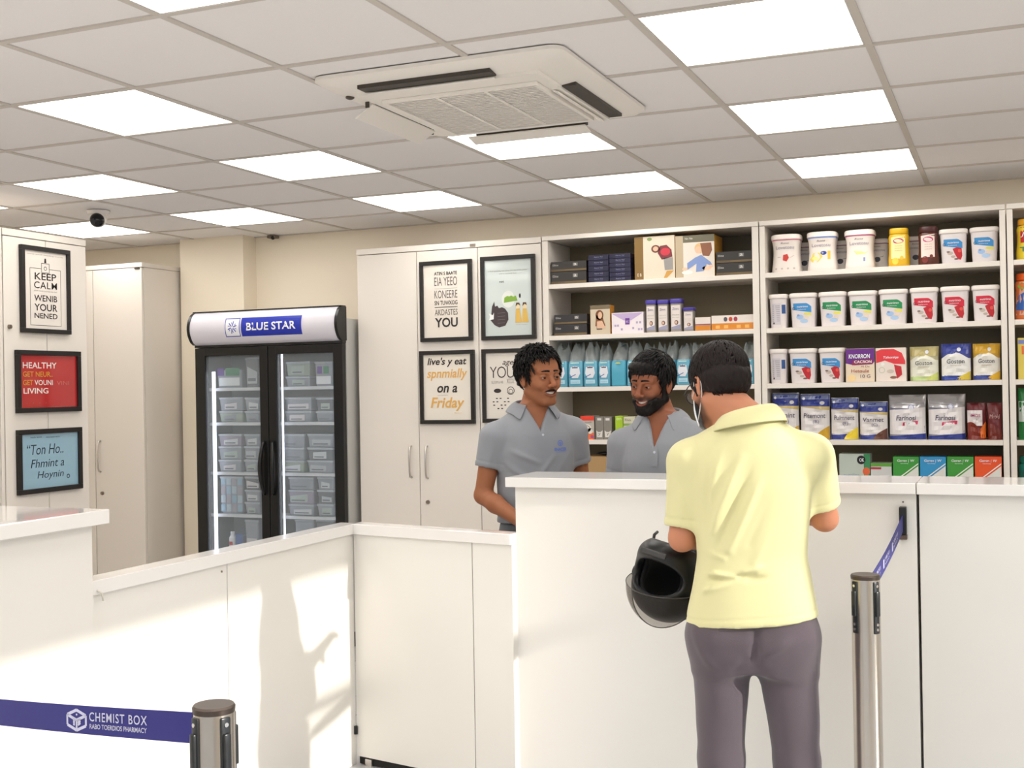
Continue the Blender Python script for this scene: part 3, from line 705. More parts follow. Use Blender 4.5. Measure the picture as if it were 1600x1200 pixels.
m = MB(); m.cyl((0, 0, 0), (0, 0, hB*.72), .024, n=20); m.cyl((0, 0, hB*.72), (0, 0, hB*.84), .024, .012, 20); m.build('bottle_body', mcol((232, 232, 236)), bt, auto=30)
MB().cyl((0, 0, hB*.84), (0, 0, hB*.98), .014, n=16).build('cap', mcol((240, 240, 244)), bt, auto=30)
Decal(lambda u, v, l: (.0245*math.sin(u/.0245), -.0245*math.cos(u/.0245)-l, v)).band(-.014, .014, hB*.4, hB*.55, mcol((180, 50, 50))).build('label', bt)
fridge_box([(368, 834), (379, 834)], ZS[4]+.007, 'narrow blue and white pack beside the small bottle in the fridge', 0, ((0, 1, 0, 1, (70, 100, 160)),), False)

# ================================================================== shelf goods
SY = 6.475            # where the fronts of the goods stand
BZ = {1: 2.20, 2: 1.90, 3: 1.60, 4: 1.295, 5: .99}
def span(x0, x1, y, Y=SY):
    a, z = at(x0, y, Y); b, _ = at(x1, y, Y); return (a+b)/2, b-a, z
def carton(label, x0, x1, ytop, z, rgb, deco=None, dep=.2, cat='box', name='carton', side=None, rot=0, Y=SY, group=None, zt=None, rough=.35):
    X, w_, zt_ = span(x0, x1, ytop, Y); h = (zt or zt_)-z
    t = thing(name, label, cat, (X, Y+dep/2, z+.0005), rot, group)
    MB().box(-w_/2, w_/2, -dep/2, dep/2, 0, h-.001, .0012).build('box_body', mcol(rgb, rough) if side is None else mcol(side, rough), t)
    D = Decal(lambda u, v, l: (u, -dep/2-l, v))
    if side is not None: D.poly([(-w_/2+.001, .001), (w_/2-.001, .001), (w_/2-.001, h-.002), (-w_/2+.001, h-.002)], mcol(rgb, rough)); D.lift = .0012
    if deco: deco(D, w_, h)
    if D.v: D.build('front_print', t)
    return t, w_, h
def R_(D, w_, h, u0, u1, v0, v1, c, rough=.35): D.poly([((u0-.5)*w_, v0*h), ((u1-.5)*w_, v0*h), ((u1-.5)*w_, v1*h), ((u0-.5)*w_, v1*h)], mcol(c, rough))
def T_(D, w_, h, s, u, v, uw, vh, c, **k): D.text(s, (u-.5)*w_, v*h, uw*w_, vh*h, mcol(c), **k)
def dk(s1):
    def f(D, w_, h):
        R_(D, w_, h, .0, 1, .04, .22, (112, 92, 60)); D.lift += .0006
        T_(D, w_, h, s1, .13, .55, .16, .18, (200, 196, 190)); T_(D, w_, h, 'small print', .22, .08, .34, .12, (70, 58, 44)); R_(D, w_, h, .62, .76, .5, .8, (120, 118, 112)); T_(D, w_, h, 'a', .69, .55, .08, .2, (230, 228, 224))
    return f
def two(label, x0, x1, yt, ym, row, c=(50, 46, 44)):
    X, w_, zm = span(x0, x1, ym)
    carton('lower '+label, x0, x1, ym, BZ[row], c, dk('Elite'), group='stacked dark boxes'); carton('upper '+label, x0, x1, yt, zm, c, dk('Elite'), group='stacked dark boxes')
two('dark grey box of the pair at the left end of the top shelf', 861, 916, 409.5, 425.5, 1)
two('dark grey box of the right-hand pair beside the large cartons, top shelf', 1119, 1176, 394, 412, 1)
two('dark grey box of the pair at the left end of the second shelf', 866, 917, 492, 507.5, 2, (44, 42, 46))
def nv(D, w_, h): T_(D, w_, h, 'Aarm Vel', .5, .45, .42, .28, (150, 150, 176)); R_(D, w_, h, .3, .7, .15, .25, (70, 70, 110))
for (x0, x1, yt, n, nm) in ((919, 950.5, 399, 5, 'left'), (952, 985, 397, 6, 'right')):
    _, _, ztop = span(x0, x1, yt); h = (ztop-BZ[1])/n
    for k in range(n):
        pos = ['lowest', 'second from the bottom', 'third from the bottom', 'fourth from the bottom', 'fifth from the bottom', 'topmost'][k if k < n-1 else 5]
        carton('%s slim navy box of the %s navy stack, top shelf' % (pos, nm), x0, x1, yt, BZ[1]+k*h, (30, 28, 56), nv, group='slim navy boxes', zt=BZ[1]+(k+1)*h)
def big1(D, w_, h):
    R_(D, w_, h, .0, .22, 0, 1, (128, 98, 50)); T_(D, w_, h, 'E B', .12, .08, .1, .07, (220, 210, 190))
    D.lift += .0006
    D.poly([(.22*w_, .02*h-0), (.30*w_, .02*h), (.47*w_, .18*h), (.30*w_, .18*h)], mcol((200, 150, 70)))
    D.disc(-.02*w_+.05*w_, .70*h, .11*w_, mcol((110, 62, 50)), .09*h); D.disc(.03*w_, .70*h, .065*w_, mcol((222, 178, 150)), .055*h, lift=.003)
    D.poly([(.08*w_, .60*h), (.14*w_, .76*h), (.30*w_, .78*h), (.42*w_, .66*h), (.44*w_, .50*h), (.18*w_, .44*h)], mcol((118, 48, 54))); D.disc(.27*w_, .62*h, .12*w_, mcol((196, 50, 66)), .09*h, lift=.003)
    D.poly([(.22*w_, .48*h), (.45*w_, .48*h), (.45*w_, .2*h), (.25*w_, .2*h)], mcol((150, 146, 142)))
    D.disc(-.12*w_, .93*h, .06*w_, mcol((130, 150, 90)), .04*h)
carton('large beige carton with a photo of a baby in red, on the top shelf', 991, 1054, 371, BZ[1], (218, 204, 184), big1, side=(190, 150, 84))
def big2(D, w_, h):
    R_(D, w_, h, 0, .2, 0, 1, (186, 168, 140)); R_(D, w_, h, .2, 1, .83, 1, (110, 104, 84)); T_(D, w_, h, 'Nn Nn', .35, .9, .2, .05, (220, 214, 200))
    D.lift += .0006
    D.poly([(.14*w_, .8*h), (.42*w_, .8*h), (.44*w_, .62*h), (.36*w_, .48*h), (.2*w_, .5*h)], mcol((142, 92, 66))); D.disc(.12*w_, .68*h, .125*w_, mcol((222, 184, 130)), .125*h, lift=.0016); D.disc(.09*w_, .64*h, .085*w_, mcol((232, 190, 160)), .085*h, lift=.0020)
    D.disc(.30*w_, .20*h, .12*w_, mcol((236, 200, 172)), .05*h); D.disc(-.2*w_, .12*h, .14*w_, mcol((238, 232, 226)), .05*h); D.disc(-.26*w_, .2*h, .07*w_, mcol((232, 192, 164)), .04*h, lift=.0020); D.disc(.40*w_, .24*h, .06*w_, mcol((232, 192, 164)), .035*h, lift=.0020)
    D.poly([(-.2*w_, .18*h), (-.2*w_, .34*h), (0, .46*h), (.16*w_, .52*h), (.40*w_, .34*h), (.46*w_, .22*h), (.30*w_, .3*h), (.22*w_, .14*h), (.02*w_, .12*h), (.04*w_, .32*h)], mcol((128, 150, 200)))
carton('large carton with a photo of a fair child in blue, on the top shelf', 1055, 1116, 369.5, BZ[1], (226, 216, 204), big2, side=(205, 150, 60))
def woman(D, w_, h):
    R_(D, w_, h, .0, 1, .86, 1, (120, 104, 80)); D.lift += .0006
    D.disc(-.03*w_, .66*h, .2*w_, mcol((120, 70, 42)), .17*h); D.poly([(-.25*w_, .28*h), (-.2*w_, .65*h), (.1*w_, .65*h), (.26*w_, .28*h)], mcol((132, 84, 52)))
    D.disc(-.0*w_, .65*h, .11*w_, mcol((226, 182, 150)), .12*h, lift=.003); D.poly([(-.16*w_, .2*h), (-.16*w_, .44*h), (.1*w_, .46*h), (.28*w_, .2*h)], mcol((222, 180, 150)), .003); R_(D, w_, h, .32, .6, .16, .27, (92, 78, 74))
carton('beige box with a portrait of a long-haired woman, second shelf', 922, 953, 477.5, BZ[2], (205, 190, 166), woman, dep=.08, side=(200, 138, 50))
def lil(D, w_, h):
    D.poly([(-.5*w_, .96*h), (.5*w_, .96*h), (.12*w_, .62*h), (-.12*w_, .62*h)], mcol((190, 168, 206))); D.lift += .0006; R_(D, w_, h, .43, .57, .42, .72, (112, 66, 150)); T_(D, w_, h, 'nt', .5, .5, .08, .12, (220, 205, 232))
    for u, v in ((.12, .38), (.2, .38), (.32, .2), (.68, .24), (.8, .5), (.9, .5), (.86, .18), (.94, .18)): R_(D, w_, h, u-.03, u+.03, v-.05, v+.05, (178, 164, 196))
carton('wide white and lilac box with a purple square, second shelf', 955.5, 1005, 489, BZ[2], (232, 222, 226), lil, dep=.12)
def low(D, w_, h): R_(D, w_, h, 0, 1, 0, .42, (206, 130, 40)); R_(D, w_, h, 0, 1, .42, .5, (120, 80, 140))
def low2(D, w_, h):
    R_(D, w_, h, 0, 1, 0, .45, (214, 134, 40)); D.lift += .0006
    for u, c in ((.34, (90, 84, 90)), (.46, (196, 76, 50)), (.58, (170, 60, 80))): D.disc((u-.5)*w_, .72*h, .045*w_, mcol(c), .16*h)
    for u in (.1, .3, .6, .8): R_(D, w_, h, u, u+.1, .1, .32, (232, 176, 92))
carton('low white and orange box, left one at the right of the second shelf', 1086, 1110, 496, BZ[2], (226, 214, 204), low, dep=.1)
carton('low wide white and orange box with three round emblems, second shelf', 1111.5, 1177, 493.5, BZ[2], (230, 220, 212), low2, dep=.1)

def lathe_obj(prof, m, name, parent, n=28, exp=None, w_=None):
    """prof: list of (half width, z); exp: superellipse exponent"""
    rings = []
    for r, z in prof:
        ring = []
        for k in range(n):
            a = 2*math.pi*k/n; c, s_ = math.cos(a), math.sin(a); e = exp or 2
            q = (abs(c)**e+abs(s_)**e)**(-1/e); ring.append((r*q*c, r*q*s_, z))
        rings.append(ring)
    b = MB(); b.loft(rings); return b.build(name, m, parent, auto=38)
def front_fn(prof, exp=2):
    zs = [p[1] for p in prof]; rs = [p[0] for p in prof]
    def fn(u, v, l):
        r = float(np.interp(v, zs, rs)); q = min(.97, abs(u)/r); return (u, -r*(1-q**exp)**(1/exp)-l, v)
    return fn
def canister(label, x0, x1, yt, row, Y=SY):
    X, w_, zt = span(x0, x1, yt, Y); h = zt-BZ[row]; r = w_/2
    t = thing('canister', label, 'canister', (X, Y+r, BZ[row]+.0005), group='canisters with purple lids')
    pr = [(r*.86, 0), (r*.88, h*.04), (r*.88, h*.84), (r*.86, h*.86)]
    lathe_obj(pr, mcol((150, 142, 134)), 'canister_body', t, exp=5); lathe_obj([(r*.95, h*.862), (r*.98, h*.88), (r*.98, h*.97), (r*.9, h*.995)], mcol((72, 60, 150)), 'lid', t, exp=5)
    D = Decal(front_fn(pr, 5)); D.band(-r*.72, r*.72, h*.08, h*.8, mcol((222, 212, 206)), 8, 3); D.lift = .0012
    D.text('Zinrc', 0, h*.66, r*1.0, h*.07, mcol((90, 84, 140))); D.text('some words', 0, h*.5, r*1.1, h*.03, mcol((150, 140, 136))); D.text('more words', 0, h*.42, r*1.1, h*.03, mcol((150, 140, 136)))
    D.disc(.1*r, h*.28, r*.3, mcol((110, 76, 62)), h*.07).disc(.06*r, h*.28, r*.16, mcol((226, 190, 166)), h*.045, lift=.002); D.band(-r*.7, r*.7, h*.08, lambda q: h*(.14+.08*q), mcol((150, 150, 176)), 6, 1)
    D.build('label', t)
canister('tall canister with purple lid, leftmost of four on the second shelf', 1007, 1024.5, 469, 2)
canister('tall canister with purple lid, second of four on the second shelf', 1025.5, 1044, 468.5, 2)
canister('tallest canister with purple lid, third of four on the second shelf', 1045, 1065, 467, 2)
canister('short canister with purple lid, rightmost of four on the second shelf', 1065.5, 1084, 480.5, 2)

# crumpled clear bags over blue packs
M_bag = clear_mat('clear_bag', (216, 222, 222), .30, .12)
def crumple(w_, d_, z0, h, m, parent, seed, name='clear_wrap'):
    rnd = random.Random(seed); n = 30; rings = []
    ph = [rnd.uniform(0, 6.28) for _ in range(6)]
    for i in range(9):
        q = i/8; z = z0+h*q; ring = []
        sx = (1-.15*q-.55*max(0, q-.6)); sy = (1-.75*q)
        for k in range(n):
            a = 2*math.pi*k/n; e = 4; c, s_ = math.cos(a), math.sin(a); rr_ = (abs(c)**e+abs(s_)**e)**(-1/e)
            wob = 1+.10*q*math.sin(5*a+ph[0]+3*q)+.08*q*math.sin(9*a+ph[1])+.05*q*math.sin(14*a+ph[2]+6*q)
            ring.append((w_/2*sx*rr_*c*wob+.012*q*math.sin(ph[4]), d_/2*sy*rr_*s_*wob, z+.02*q*math.sin(3*a+ph[3])+.008*q*math.sin(7*a+ph[5])))
        rings.append(ring)
    b = MB(); b.loft(rings, capb=False); return b.build(name, m, parent, auto=24)
def blue_pack(label, x0, x1, yb, ytop, plain=False, seed=0):
    X, w_, zb = span(x0, x1, yb); _, _, zt = span(x0, x1, ytop); h = zb-BZ[3]; H = zt-zb; d_ = .16
    t = thing('diaper_pack', label, 'pack', (X, SY+d_/2, BZ[3]+.0005), group='blue packs in clear bags')
    w_ *= .99
    rnd = random.Random(seed+50)
    rings = [rr(w_/2*s_, d_/2*s2, h*q, .012, 3) for q, s_, s2 in ((0, .94, .9), (.05, 1, .97), (.5, 1, 1), (.9, .99, .96), (1, .92, .85))]
    b = MB(); b.loft(rings); b.build('pack_body', mcol((100, 166, 190) if not plain else (76, 160, 186), .25), t, auto=35)
    crumple(w_, d_*.95, h*.985, H, M_bag, t, seed)
    D = Decal(lambda u, v, l: (u, -d_/2*.99-.002-l, v))
    if not plain:
        D.poly([(-w_*.36, h*.52), (-w_*.3, h*.76), (-w_*.05, h*.8), (.0, h*.74), (w_*.05, h*.8), (w_*.3, h*.76), (w_*.36, h*.52), (w_*.2, h*.34), (-w_*.2, h*.34)], mcol((220, 222, 228))); D.lift = .0012
        R_(D, w_, h, .3, .7, .72, .77, (90, 80, 100)); D.line((-w_*.4, h*.36), (w_*.05, h*.48), h*.03, mcol((60, 100, 160)))
        R_(D, w_, h, .18, .86, .12, .27, (170, 208, 222)); D.text('coolers', 0, h*.16, w_*.5, h*.06, mcol((120, 170, 200))); R_(D, w_, h, .2, .8, .9, .95, (180, 214, 210))
    else: D.poly([(-w_*.2, h*.86), (-w_*.1, h*.94), (w_*.12, h*.94), (w_*.22, h*.86)], mcol((170, 190, 130)))
    D.build('front_print', t)
for k, (x0, x1, wb) in enumerate(((863, 885.5, 'leftmost, beside the head of the moustached man'), (887, 909.5, 'second from the left on its shelf'), (911, 932.5, 'third from the left on its shelf'), (934, 952.5, 'fourth from the left on its shelf'), (954, 977, ''), (978.5, 999, 'just left of the bearded man'),
    (1000.5, 1020, 'behind the bearded man, left'), (1021.5, 1036, 'behind the bearded man, middle'), (1037.5, 1054, 'behind the bearded man, right'), (1056, 1077, 'between the bearded man and the customer'), (1079, 1097, 'behind the edge of the customer'), (1158, 1178, 'just right of the customer'))):
    blue_pack(('blue pack in clear bag, '+wb) if wb else 'plain blue pack without a badge in a clear bag, on the third shelf', x0, x1, 565-k*.35, 542-(k % 3)*2, plain=(wb == ''), seed=k)
# row 4 of the first bay
def orange(D, w_, h):
    R_(D, w_, h, 0, 1, .80, 1, (222, 62, 42)); R_(D, w_, h, 0, 1, 0, .28, (232, 104, 44)); D.lift += .0006
    T_(D, w_, h, 'small', .5, .7, .6, .06, (90, 86, 80)); D.disc(0, h*.48, w_*.28, mcol((236, 230, 220)), h*.17); D.ring(0, h*.48, w_*.2, w_*.06, mcol((150, 140, 130))); D.disc(w_*.2, h*.36, w_*.2, mcol((220, 215, 205)), h*.12); D.disc(w_*.35, h*.12, w_*.12, mcol((150, 80, 140)), h*.07)
carton('orange and grey printed box on the fourth shelf, between the two staff', 907, 928, 650, BZ[4], (186, 178, 168), orange, dep=.1)
def greyb(D, w_, h): R_(D, w_, h, .25, .75, .83, .93, (220, 216, 210)); D.poly([(-w_*.32, h*.1), (-w_*.4, h*.4), (-w_*.15, h*.33), (w_*.15, h*.33), (w_*.4, h*.4), (w_*.32, h*.1)], mcol((214, 210, 204))); T_(D, w_, h, 'y', .5, .16, .3, .12, (110, 106, 100))
carton('slim grey box with a white shirt mark, left of two on the fourth shelf', 930, 942.5, 651, BZ[4], (132, 126, 118), greyb, dep=.1)
carton('slim grey box with a white shirt mark, right of two on the fourth shelf', 943, 955.5, 651, BZ[4], (132, 126, 118), greyb, dep=.1)
carton('lime green box on the fourth shelf beside the bearded man', 961, 973, 650, BZ[4], (164, 196, 40), lambda D, w_, h: T_(D, w_, h, 'on', .5, .82, .6, .1, (226, 236, 180)), dep=.1)
carton('white box with a green stripe on the fourth shelf beside the bearded man', 974, 992, 651, BZ[4], (206, 202, 176), lambda D, w_, h: (R_(D, w_, h, 0, 1, .6, .7, (140, 170, 90)), T_(D, w_, h, 'Fno', .4, .8, .5, .1, (80, 80, 76))), dep=.1)
carton('pale green box behind the bearded man and the customer, fourth shelf', 1098, 1118, 648, BZ[4], (176, 190, 150), lambda D, w_, h: R_(D, w_, h, .1, .9, .5, .7, (225, 228, 215)), dep=.1)
carton('brown cardboard box on the dark lowest shelf between the two staff', 905, 962, 713, BZ[5], (176, 142, 98), lambda D, w_, h: (T_(D, w_, h, '00', .28, .42, .12, .14, (60, 50, 40)),), dep=.2, rough=.8)
b = thing('pouch', 'crumpled black bag lying on the brown cardboard box', 'bag', (at(945, 712, SY)[0], SY+.09, at(945, 713, SY)[1]+.001))
m = MB(); m.sphere((0, 0, .012), .05, 1.6, .9, .24); o = m.build('bag_body', mat('black_bag', (30, 32, 34), .25, bump=.8, bscale=40), b, True)

# ---- tubs of the second bay
PRB = lambda r, h: [(r*.80, 0), (r*.82, h*.03), (r*.92, h*.85), (r*.93, h*.88)]
def tub(label, x0, x1, yt, row, wave, pic, turned=False, grp='white square tubs', Y=SY):
    X, w_, zt = span(x0, x1, yt, Y); h = zt-BZ[row]; r = w_/2 if not turned else w_*.66
    rd = r
    t = thing('tub', label, 'tub', (X, Y+rd+.002, BZ[row]+.0005), group=grp)
    if turned: t.scale = (1, 1, 1)
    pr = PRB(r, h)
    if turned:
        sq = w_/2/r
    body = lathe_obj(pr, mcol((226, 218, 218), .3), 'tub_body', t, exp=5, n=36); lid = lathe_obj([(r*.95, h*.86), (r*.985, h*.87), (r*1.0, h*.885), (r*1.0, h*.955), (r*.975, h*.985), (r*.90, h*.997)], mcol((236, 228, 222), .35), 'lid', t, exp=5, n=36)
    D = Decal(front_fn(pr, 5))
    if turned:
        for o in (body, lid): o.scale = (sq, 1, 1)
        D = Decal(lambda u, v, l: (lambda p: (p[0]*sq, p[1], p[2]))(front_fn(pr, 5)(u/sq, v, l)))
        W2 = w_/2
        D.band(-W2*.62, W2*.3, h*.1, h*.72, mcol((206, 200, 204)), 4, 2); D.lift = .0012
        for k in range(9): D.poly([(-W2*.55, h*(.66-.055*k)), (W2*.22, h*(.66-.055*k)), (W2*.22, h*(.64-.055*k)), (-W2*.55, h*(.64-.055*k))], mcol((160, 154, 166)))
        R_(D, w_, h, .25, .32, .12, .17, (40, 40, 44)); D.lift = .0006
        D.band(W2*.42, W2*.8, h*.42, h*.68, mcol((50, 84, 140)), 3, 2)
    else:
        D.band(-r*.66, r*.62, lambda q: h*(.46-.03*q+.05*(1-q)), lambda q: h*(.70-.10*max(0, q-.75)*4*q), mcol(wave), 14, 3)
        D.lift = .0012
        D.text('nutrimo', 0, h*.575, r*.78, h*.055, mcol((232, 232, 236)), bold=.01, italic=.1); D.text('balance', -.05*r, h*.51, r*.6, h*.03, mcol((222, 226, 230)))
        D.ring(-r*.62, h*.55, r*.11, r*.03, mcol((70, 60, 70)), 12)
        if pic == 'red':
            D.poly([(-r*.05, h*.42), (r*.25, h*.47), (r*.56, h*.43), (r*.6, h*.22), (r*.5, h*.1), (r*.3, h*.12), (r*.1, h*.27)], mcol((186, 34, 44)))
            D.disc(-r*.22, h*.3, r*.2, mcol((196, 180, 168)), h*.05); D.disc(-r*.35, h*.34, r*.12, mcol((110, 86, 80)), h*.02, lift=.002); D.disc(-r*.02, h*.2, r*.16, mcol((190, 170, 158)), h*.035); D.disc(r*.2, h*.13, r*.16, mcol((120, 96, 88)), h*.025); D.disc(r*.42, h*.36, r*.12, mcol((222, 80, 70)), h*.05, lift=.002)
        else:
            D.poly([(r*.1, h*.42), (r*.6, h*.42), (r*.6, h*.34), (r*.1, h*.37)], mcol((222, 216, 80)))
            D.disc(-r*.2, h*.3, r*.25, mcol((160, 190, 226)), h*.07); D.disc(r*.1, h*.18, r*.28, mcol((170, 198, 228)), h*.06); D.disc(r*.28, h*.28, r*.16, mcol((226, 208, 186)), h*.05, lift=.002); D.disc(-r*.3, h*.35, r*.1, mcol((130, 160, 210)), h*.03, lift=.002)
    D.build('label', t)
    return t
BLU, GRN, RED = (58, 140, 200), (34, 138, 82), (206, 38, 62)
tub('white square tub with blue wave and red fruit, top shelf beside the brown jar', 1466, 1512, 358.5, 1, BLU, 'red')
tub('white square tub with blue wave and pale blue picture, right end of the top shelf', 1514, 1561, 355.5, 1, BLU, 'pale')
tub('white tub turned sideways showing small print, left end of the second shelf', 1199.5, 1229, 460, 2, BLU, 'pale', True)
tub('white square tub with blue wave and pale picture, second shelf, second from left', 1231, 1275, 458.5, 2, BLU, 'pale')
for k, (x0, x1, yt) in enumerate(((1277, 1321.5, 456.5), (1323, 1369.5, 455), (1371, 1418, 452.5))):
    tub('white square tub with green wave, %s of three green ones on the second shelf' % ['left', 'middle', 'right'][k], x0, x1, yt, 2, GRN, 'pale')
for k, (x0, x1, yt) in enumerate(((1420, 1466, 450), (1468, 1515, 448), (1517, 1562, 446))):
    tub('white square tub with red wave label, %s of the three red ones, second shelf' % ['left', 'middle', 'right'][k], x0, x1, yt, 2, RED, 'red')
tub('white tub turned sideways showing small print, left end of the third shelf', 1200, 1228.5, 545.5, 3, BLU, 'red', True)
tub('white square tub with blue wave and red fruit, left of two, third shelf', 1230, 1275, 545, 3, BLU, 'red')
tub('white square tub with blue wave and red fruit, right of two, third shelf', 1277, 1319.5, 544, 3, BLU, 'red')
# waisted tubs
def waist_tub(label, x0, x1, yt, row, ring, art, Y=SY, dark=False):
    X, w_, zt = span(x0, x1, yt, Y); h = zt-BZ[row]; r = w_/2
    t = thing('tub', label, 'tub', (X, Y+r+.002, BZ[row]+.0005), group='waisted white tubs')
    pr = [(r*.95, 0), (r*.98, h*.02), (r*.97, h*.10), (r*.90, h*.30), (r*.865, h*.5), (r*.88, h*.68), (r*.93, h*.80), (r*.95, h*.83)]
    lathe_obj(pr, mcol((230, 220, 212), .3), 'tub_body', t, exp=3.4, n=40)
    lathe_obj([(r*.955, h*.831), (r*.965, h*.845), (r*.955, h*.858)], mcol(ring, .3), 'tamper_ring', t, exp=3.4, n=40)
    lathe_obj([(r*.96, h*.859), (r*1.0, h*.87), (r*1.0, h*.95), (r*.97, h*.985), (r*.88, h*1.0)], mcol((238, 228, 220), .35), 'lid', t, exp=3.4, n=40)
    D = Decal(front_fn(pr, 3.4)); D.lift = .001
    D.text('Rono', 0, h*.74, r*.55, h*.045, mcol((110, 90, 100)), italic=.3); D.text('Lovetosu', 0, h*.61, r*1.2, h*.085, mcol((150, 140, 158)), bold=.004)
    D.line((-r*.6, h*.58), (r*.6, h*.59), h*.006, mcol((190, 186, 196)))
    if art == 0:
        D.poly([(-r*.15, h*.32), (-r*.12, h*.46), (r*.16, h*.48), (r*.26, h*.38), (r*.1, h*.28)], mcol((196, 60, 50))); D.line((-r*.5, h*.4), (-r*.3, h*.4), h*.02, mcol((196, 180, 170))); D.line((r*.34, h*.38), (r*.6, h*.44), h*.012, mcol((196, 180, 170)))
        for u in (-.6, -.2, .2, .6): D.disc(r*u, h*.1, r*.07, mcol((196, 180, 176)), h*.025)
    if art == 1:
        D.poly([(-r*.75, h*.3), (-r*.5, h*.46), (-r*.1, h*.46), (r*.1, h*.36), (-r*.2, h*.22), (-r*.6, h*.22)], mcol((236, 210, 90))); D.disc(-r*.4, h*.32, r*.2, mcol((246, 230, 140)), h*.05, lift=.002)
        D.disc(r*.16, h*.45, r*.2, mcol((40, 66, 150)), h*.05); D.text('o', r*.1, h*.43, r*.12, h*.04, mcol((240, 240, 240))); D.poly([(r*.42, h*.28), (r*.6, h*.28), (r*.6, h*.5), (r*.42, h*.5)], mcol((222, 186, 70)))
    if art == 2:
        D.poly([(-r*.75, h*.4), (-r*.3, h*.46), (r*.1, h*.44), (r*.6, h*.44), (r*.4, h*.38), (-.1*r, h*.36)], mcol((236, 220, 140))); D.poly([(r*.28, h*.18), (r*.4, h*.18), (r*.4, h*.28), (r*.28, h*.28)], mcol((130, 140, 190)))
    if art == 3: D.disc(0, h*.36, r*.25, mcol((60, 60, 70)), h*.08); D.line((0, h*.4), (r*.5, h*.46), h*.012, mcol((60, 60, 70)))
    D.build('label', t)
waist_tub('white waisted tub with pink ring and red picture, left end of the top shelf', 1202, 1249, 367, 1, (196, 120, 140), 0)
waist_tub('white waisted tub with a blue ring and yellow picture, second on the top shelf', 1258, 1306, 363, 1, (110, 140, 206), 1)
waist_tub('white waisted tub with a magenta ring and pale yellow swirl, third on the top shelf', 1317, 1365.5, 360, 1, (176, 80, 120), 2)
for k, (x0, x1, yt, w_) in enumerate(((1236, 1276, 380, 'between the first and second tubs'), (1292, 1332, 377, 'between the second and third tubs'), (1350, 1390, 374, 'left of the yellow jar'), (1410, 1450, 370, 'between the yellow and the brown jar'))):
    waist_tub('white waisted tub in the back row, '+w_, x0, x1, yt, 1, (150, 110, 130), 3, Y=SY+.21)
def jar(label, x0, x1, yt, row, body, lidc, lab, txt, Y=SY, waist=True, grp=None, drawn=True):
    X, w_, zt = span(x0, x1, yt, Y); h = zt-BZ[row]; r = w_/2
    t = thing('jar', label, 'jar', (X, Y+r+.002, BZ[row]+.0005), group=grp)
    pr = [(r*.93, 0), (r*1.0, h*.03), (r*1.0, h*.2), (r*.94, h*.4), (r*.93, h*.6), (r*.96, h*.76), (r*.9, h*.83), (r*.8, h*.85)]
    lathe_obj(pr, mcol(body, .25), 'jar_body', t, exp=2.8, n=32)
    lathe_obj([(r*.86, h*.851), (r*.88, h*.86), (r*.88, h*.97), (r*.84, h*.998)], mcol(lidc, .35), 'lid', t, exp=2.8, n=32)
    D = Decal(front_fn(pr, 2.8)); D.lift = .001
    if lab:
        D.band(-r*.68, r*.62, lambda q: h*.2, lambda q: h*(.76+.04*q), mcol(lab), 10, 6); D.lift = .0018
        D.disc(0, h*.66, r*.5, mcol((186, 40, 110)), h*.07); D.lift = .0024; D.text(txt, 0, h*.635, r*.8, h*.05, mcol((240, 225, 235)), italic=.2, bold=.01); D.lift = .0018
        for k in range(3): D.text('words of it', 0, h*(.52-.06*k), r*.7, h*.025, mcol((150, 110, 90)))
        D.disc(-r*.3, h*.14, r*.3, mcol((236, 206, 70) if body[0] > 200 else (120, 40, 30)), h*.09); D.disc(r*.3, h*.22, r*.16, mcol((110, 40, 26) if body[0] < 200 else (230, 190, 60)), h*.05)
    else: txt(D, r, h)
    D.build('label', t); return t
jar('yellow jar with a cream label and pink oval, top shelf', 1386, 1420, 357, 1, (224, 176, 36), (228, 180, 30), (244, 228, 160), 'Pinacol')
jar('dark brown jar with a cream label and pink oval, top shelf', 1433, 1466, 354.5, 1, (88, 42, 32), (74, 34, 34), (236, 216, 206), 'Chorol')
# printed boxes
def purple(D, w_, h):
    D.poly([(-w_*.5, h*.56), (-w_*.5, h*.99), (w_*.5, h*.99), (w_*.5, h*.6), (w_*.42, h*.52), (-w_*.2, h*.5)], mcol((104, 38, 132))); D.lift += .0006
    D.poly([(-w_*.28, h*.5), (-w_*.25, h*.64), (w_*.44, h*.68), (w_*.44, h*.54)], mcol((150, 40, 80)))
    D.lift += .0006; D.text('KNORRON', -w_*.02, h*.7, w_*.74, h*.13, wh, bold=.02, italic=.1); D.text('CACRON', w_*.1, h*.56, w_*.6, h*.08, wh, bold=.015)
    D.text('Al De', w_*.18, h*.43, w_*.3, h*.06, mcol((150, 70, 60))); D.text('Hetoule', 0, h*.28, w_*.62, h*.1, mcol((170, 90, 70)), bold=.01); D.text('10 G', w_*.18, h*.12, w_*.34, h*.1, mcol((90, 60, 90)))
    D.disc(-w_*.3, h*.12, w_*.14, mcol((236, 206, 150)), h*.1)
carton('cream box with a purple top and bold white name, third shelf', 1321, 1366, 545, BZ[3], (228, 210, 186), purple, dep=.1)
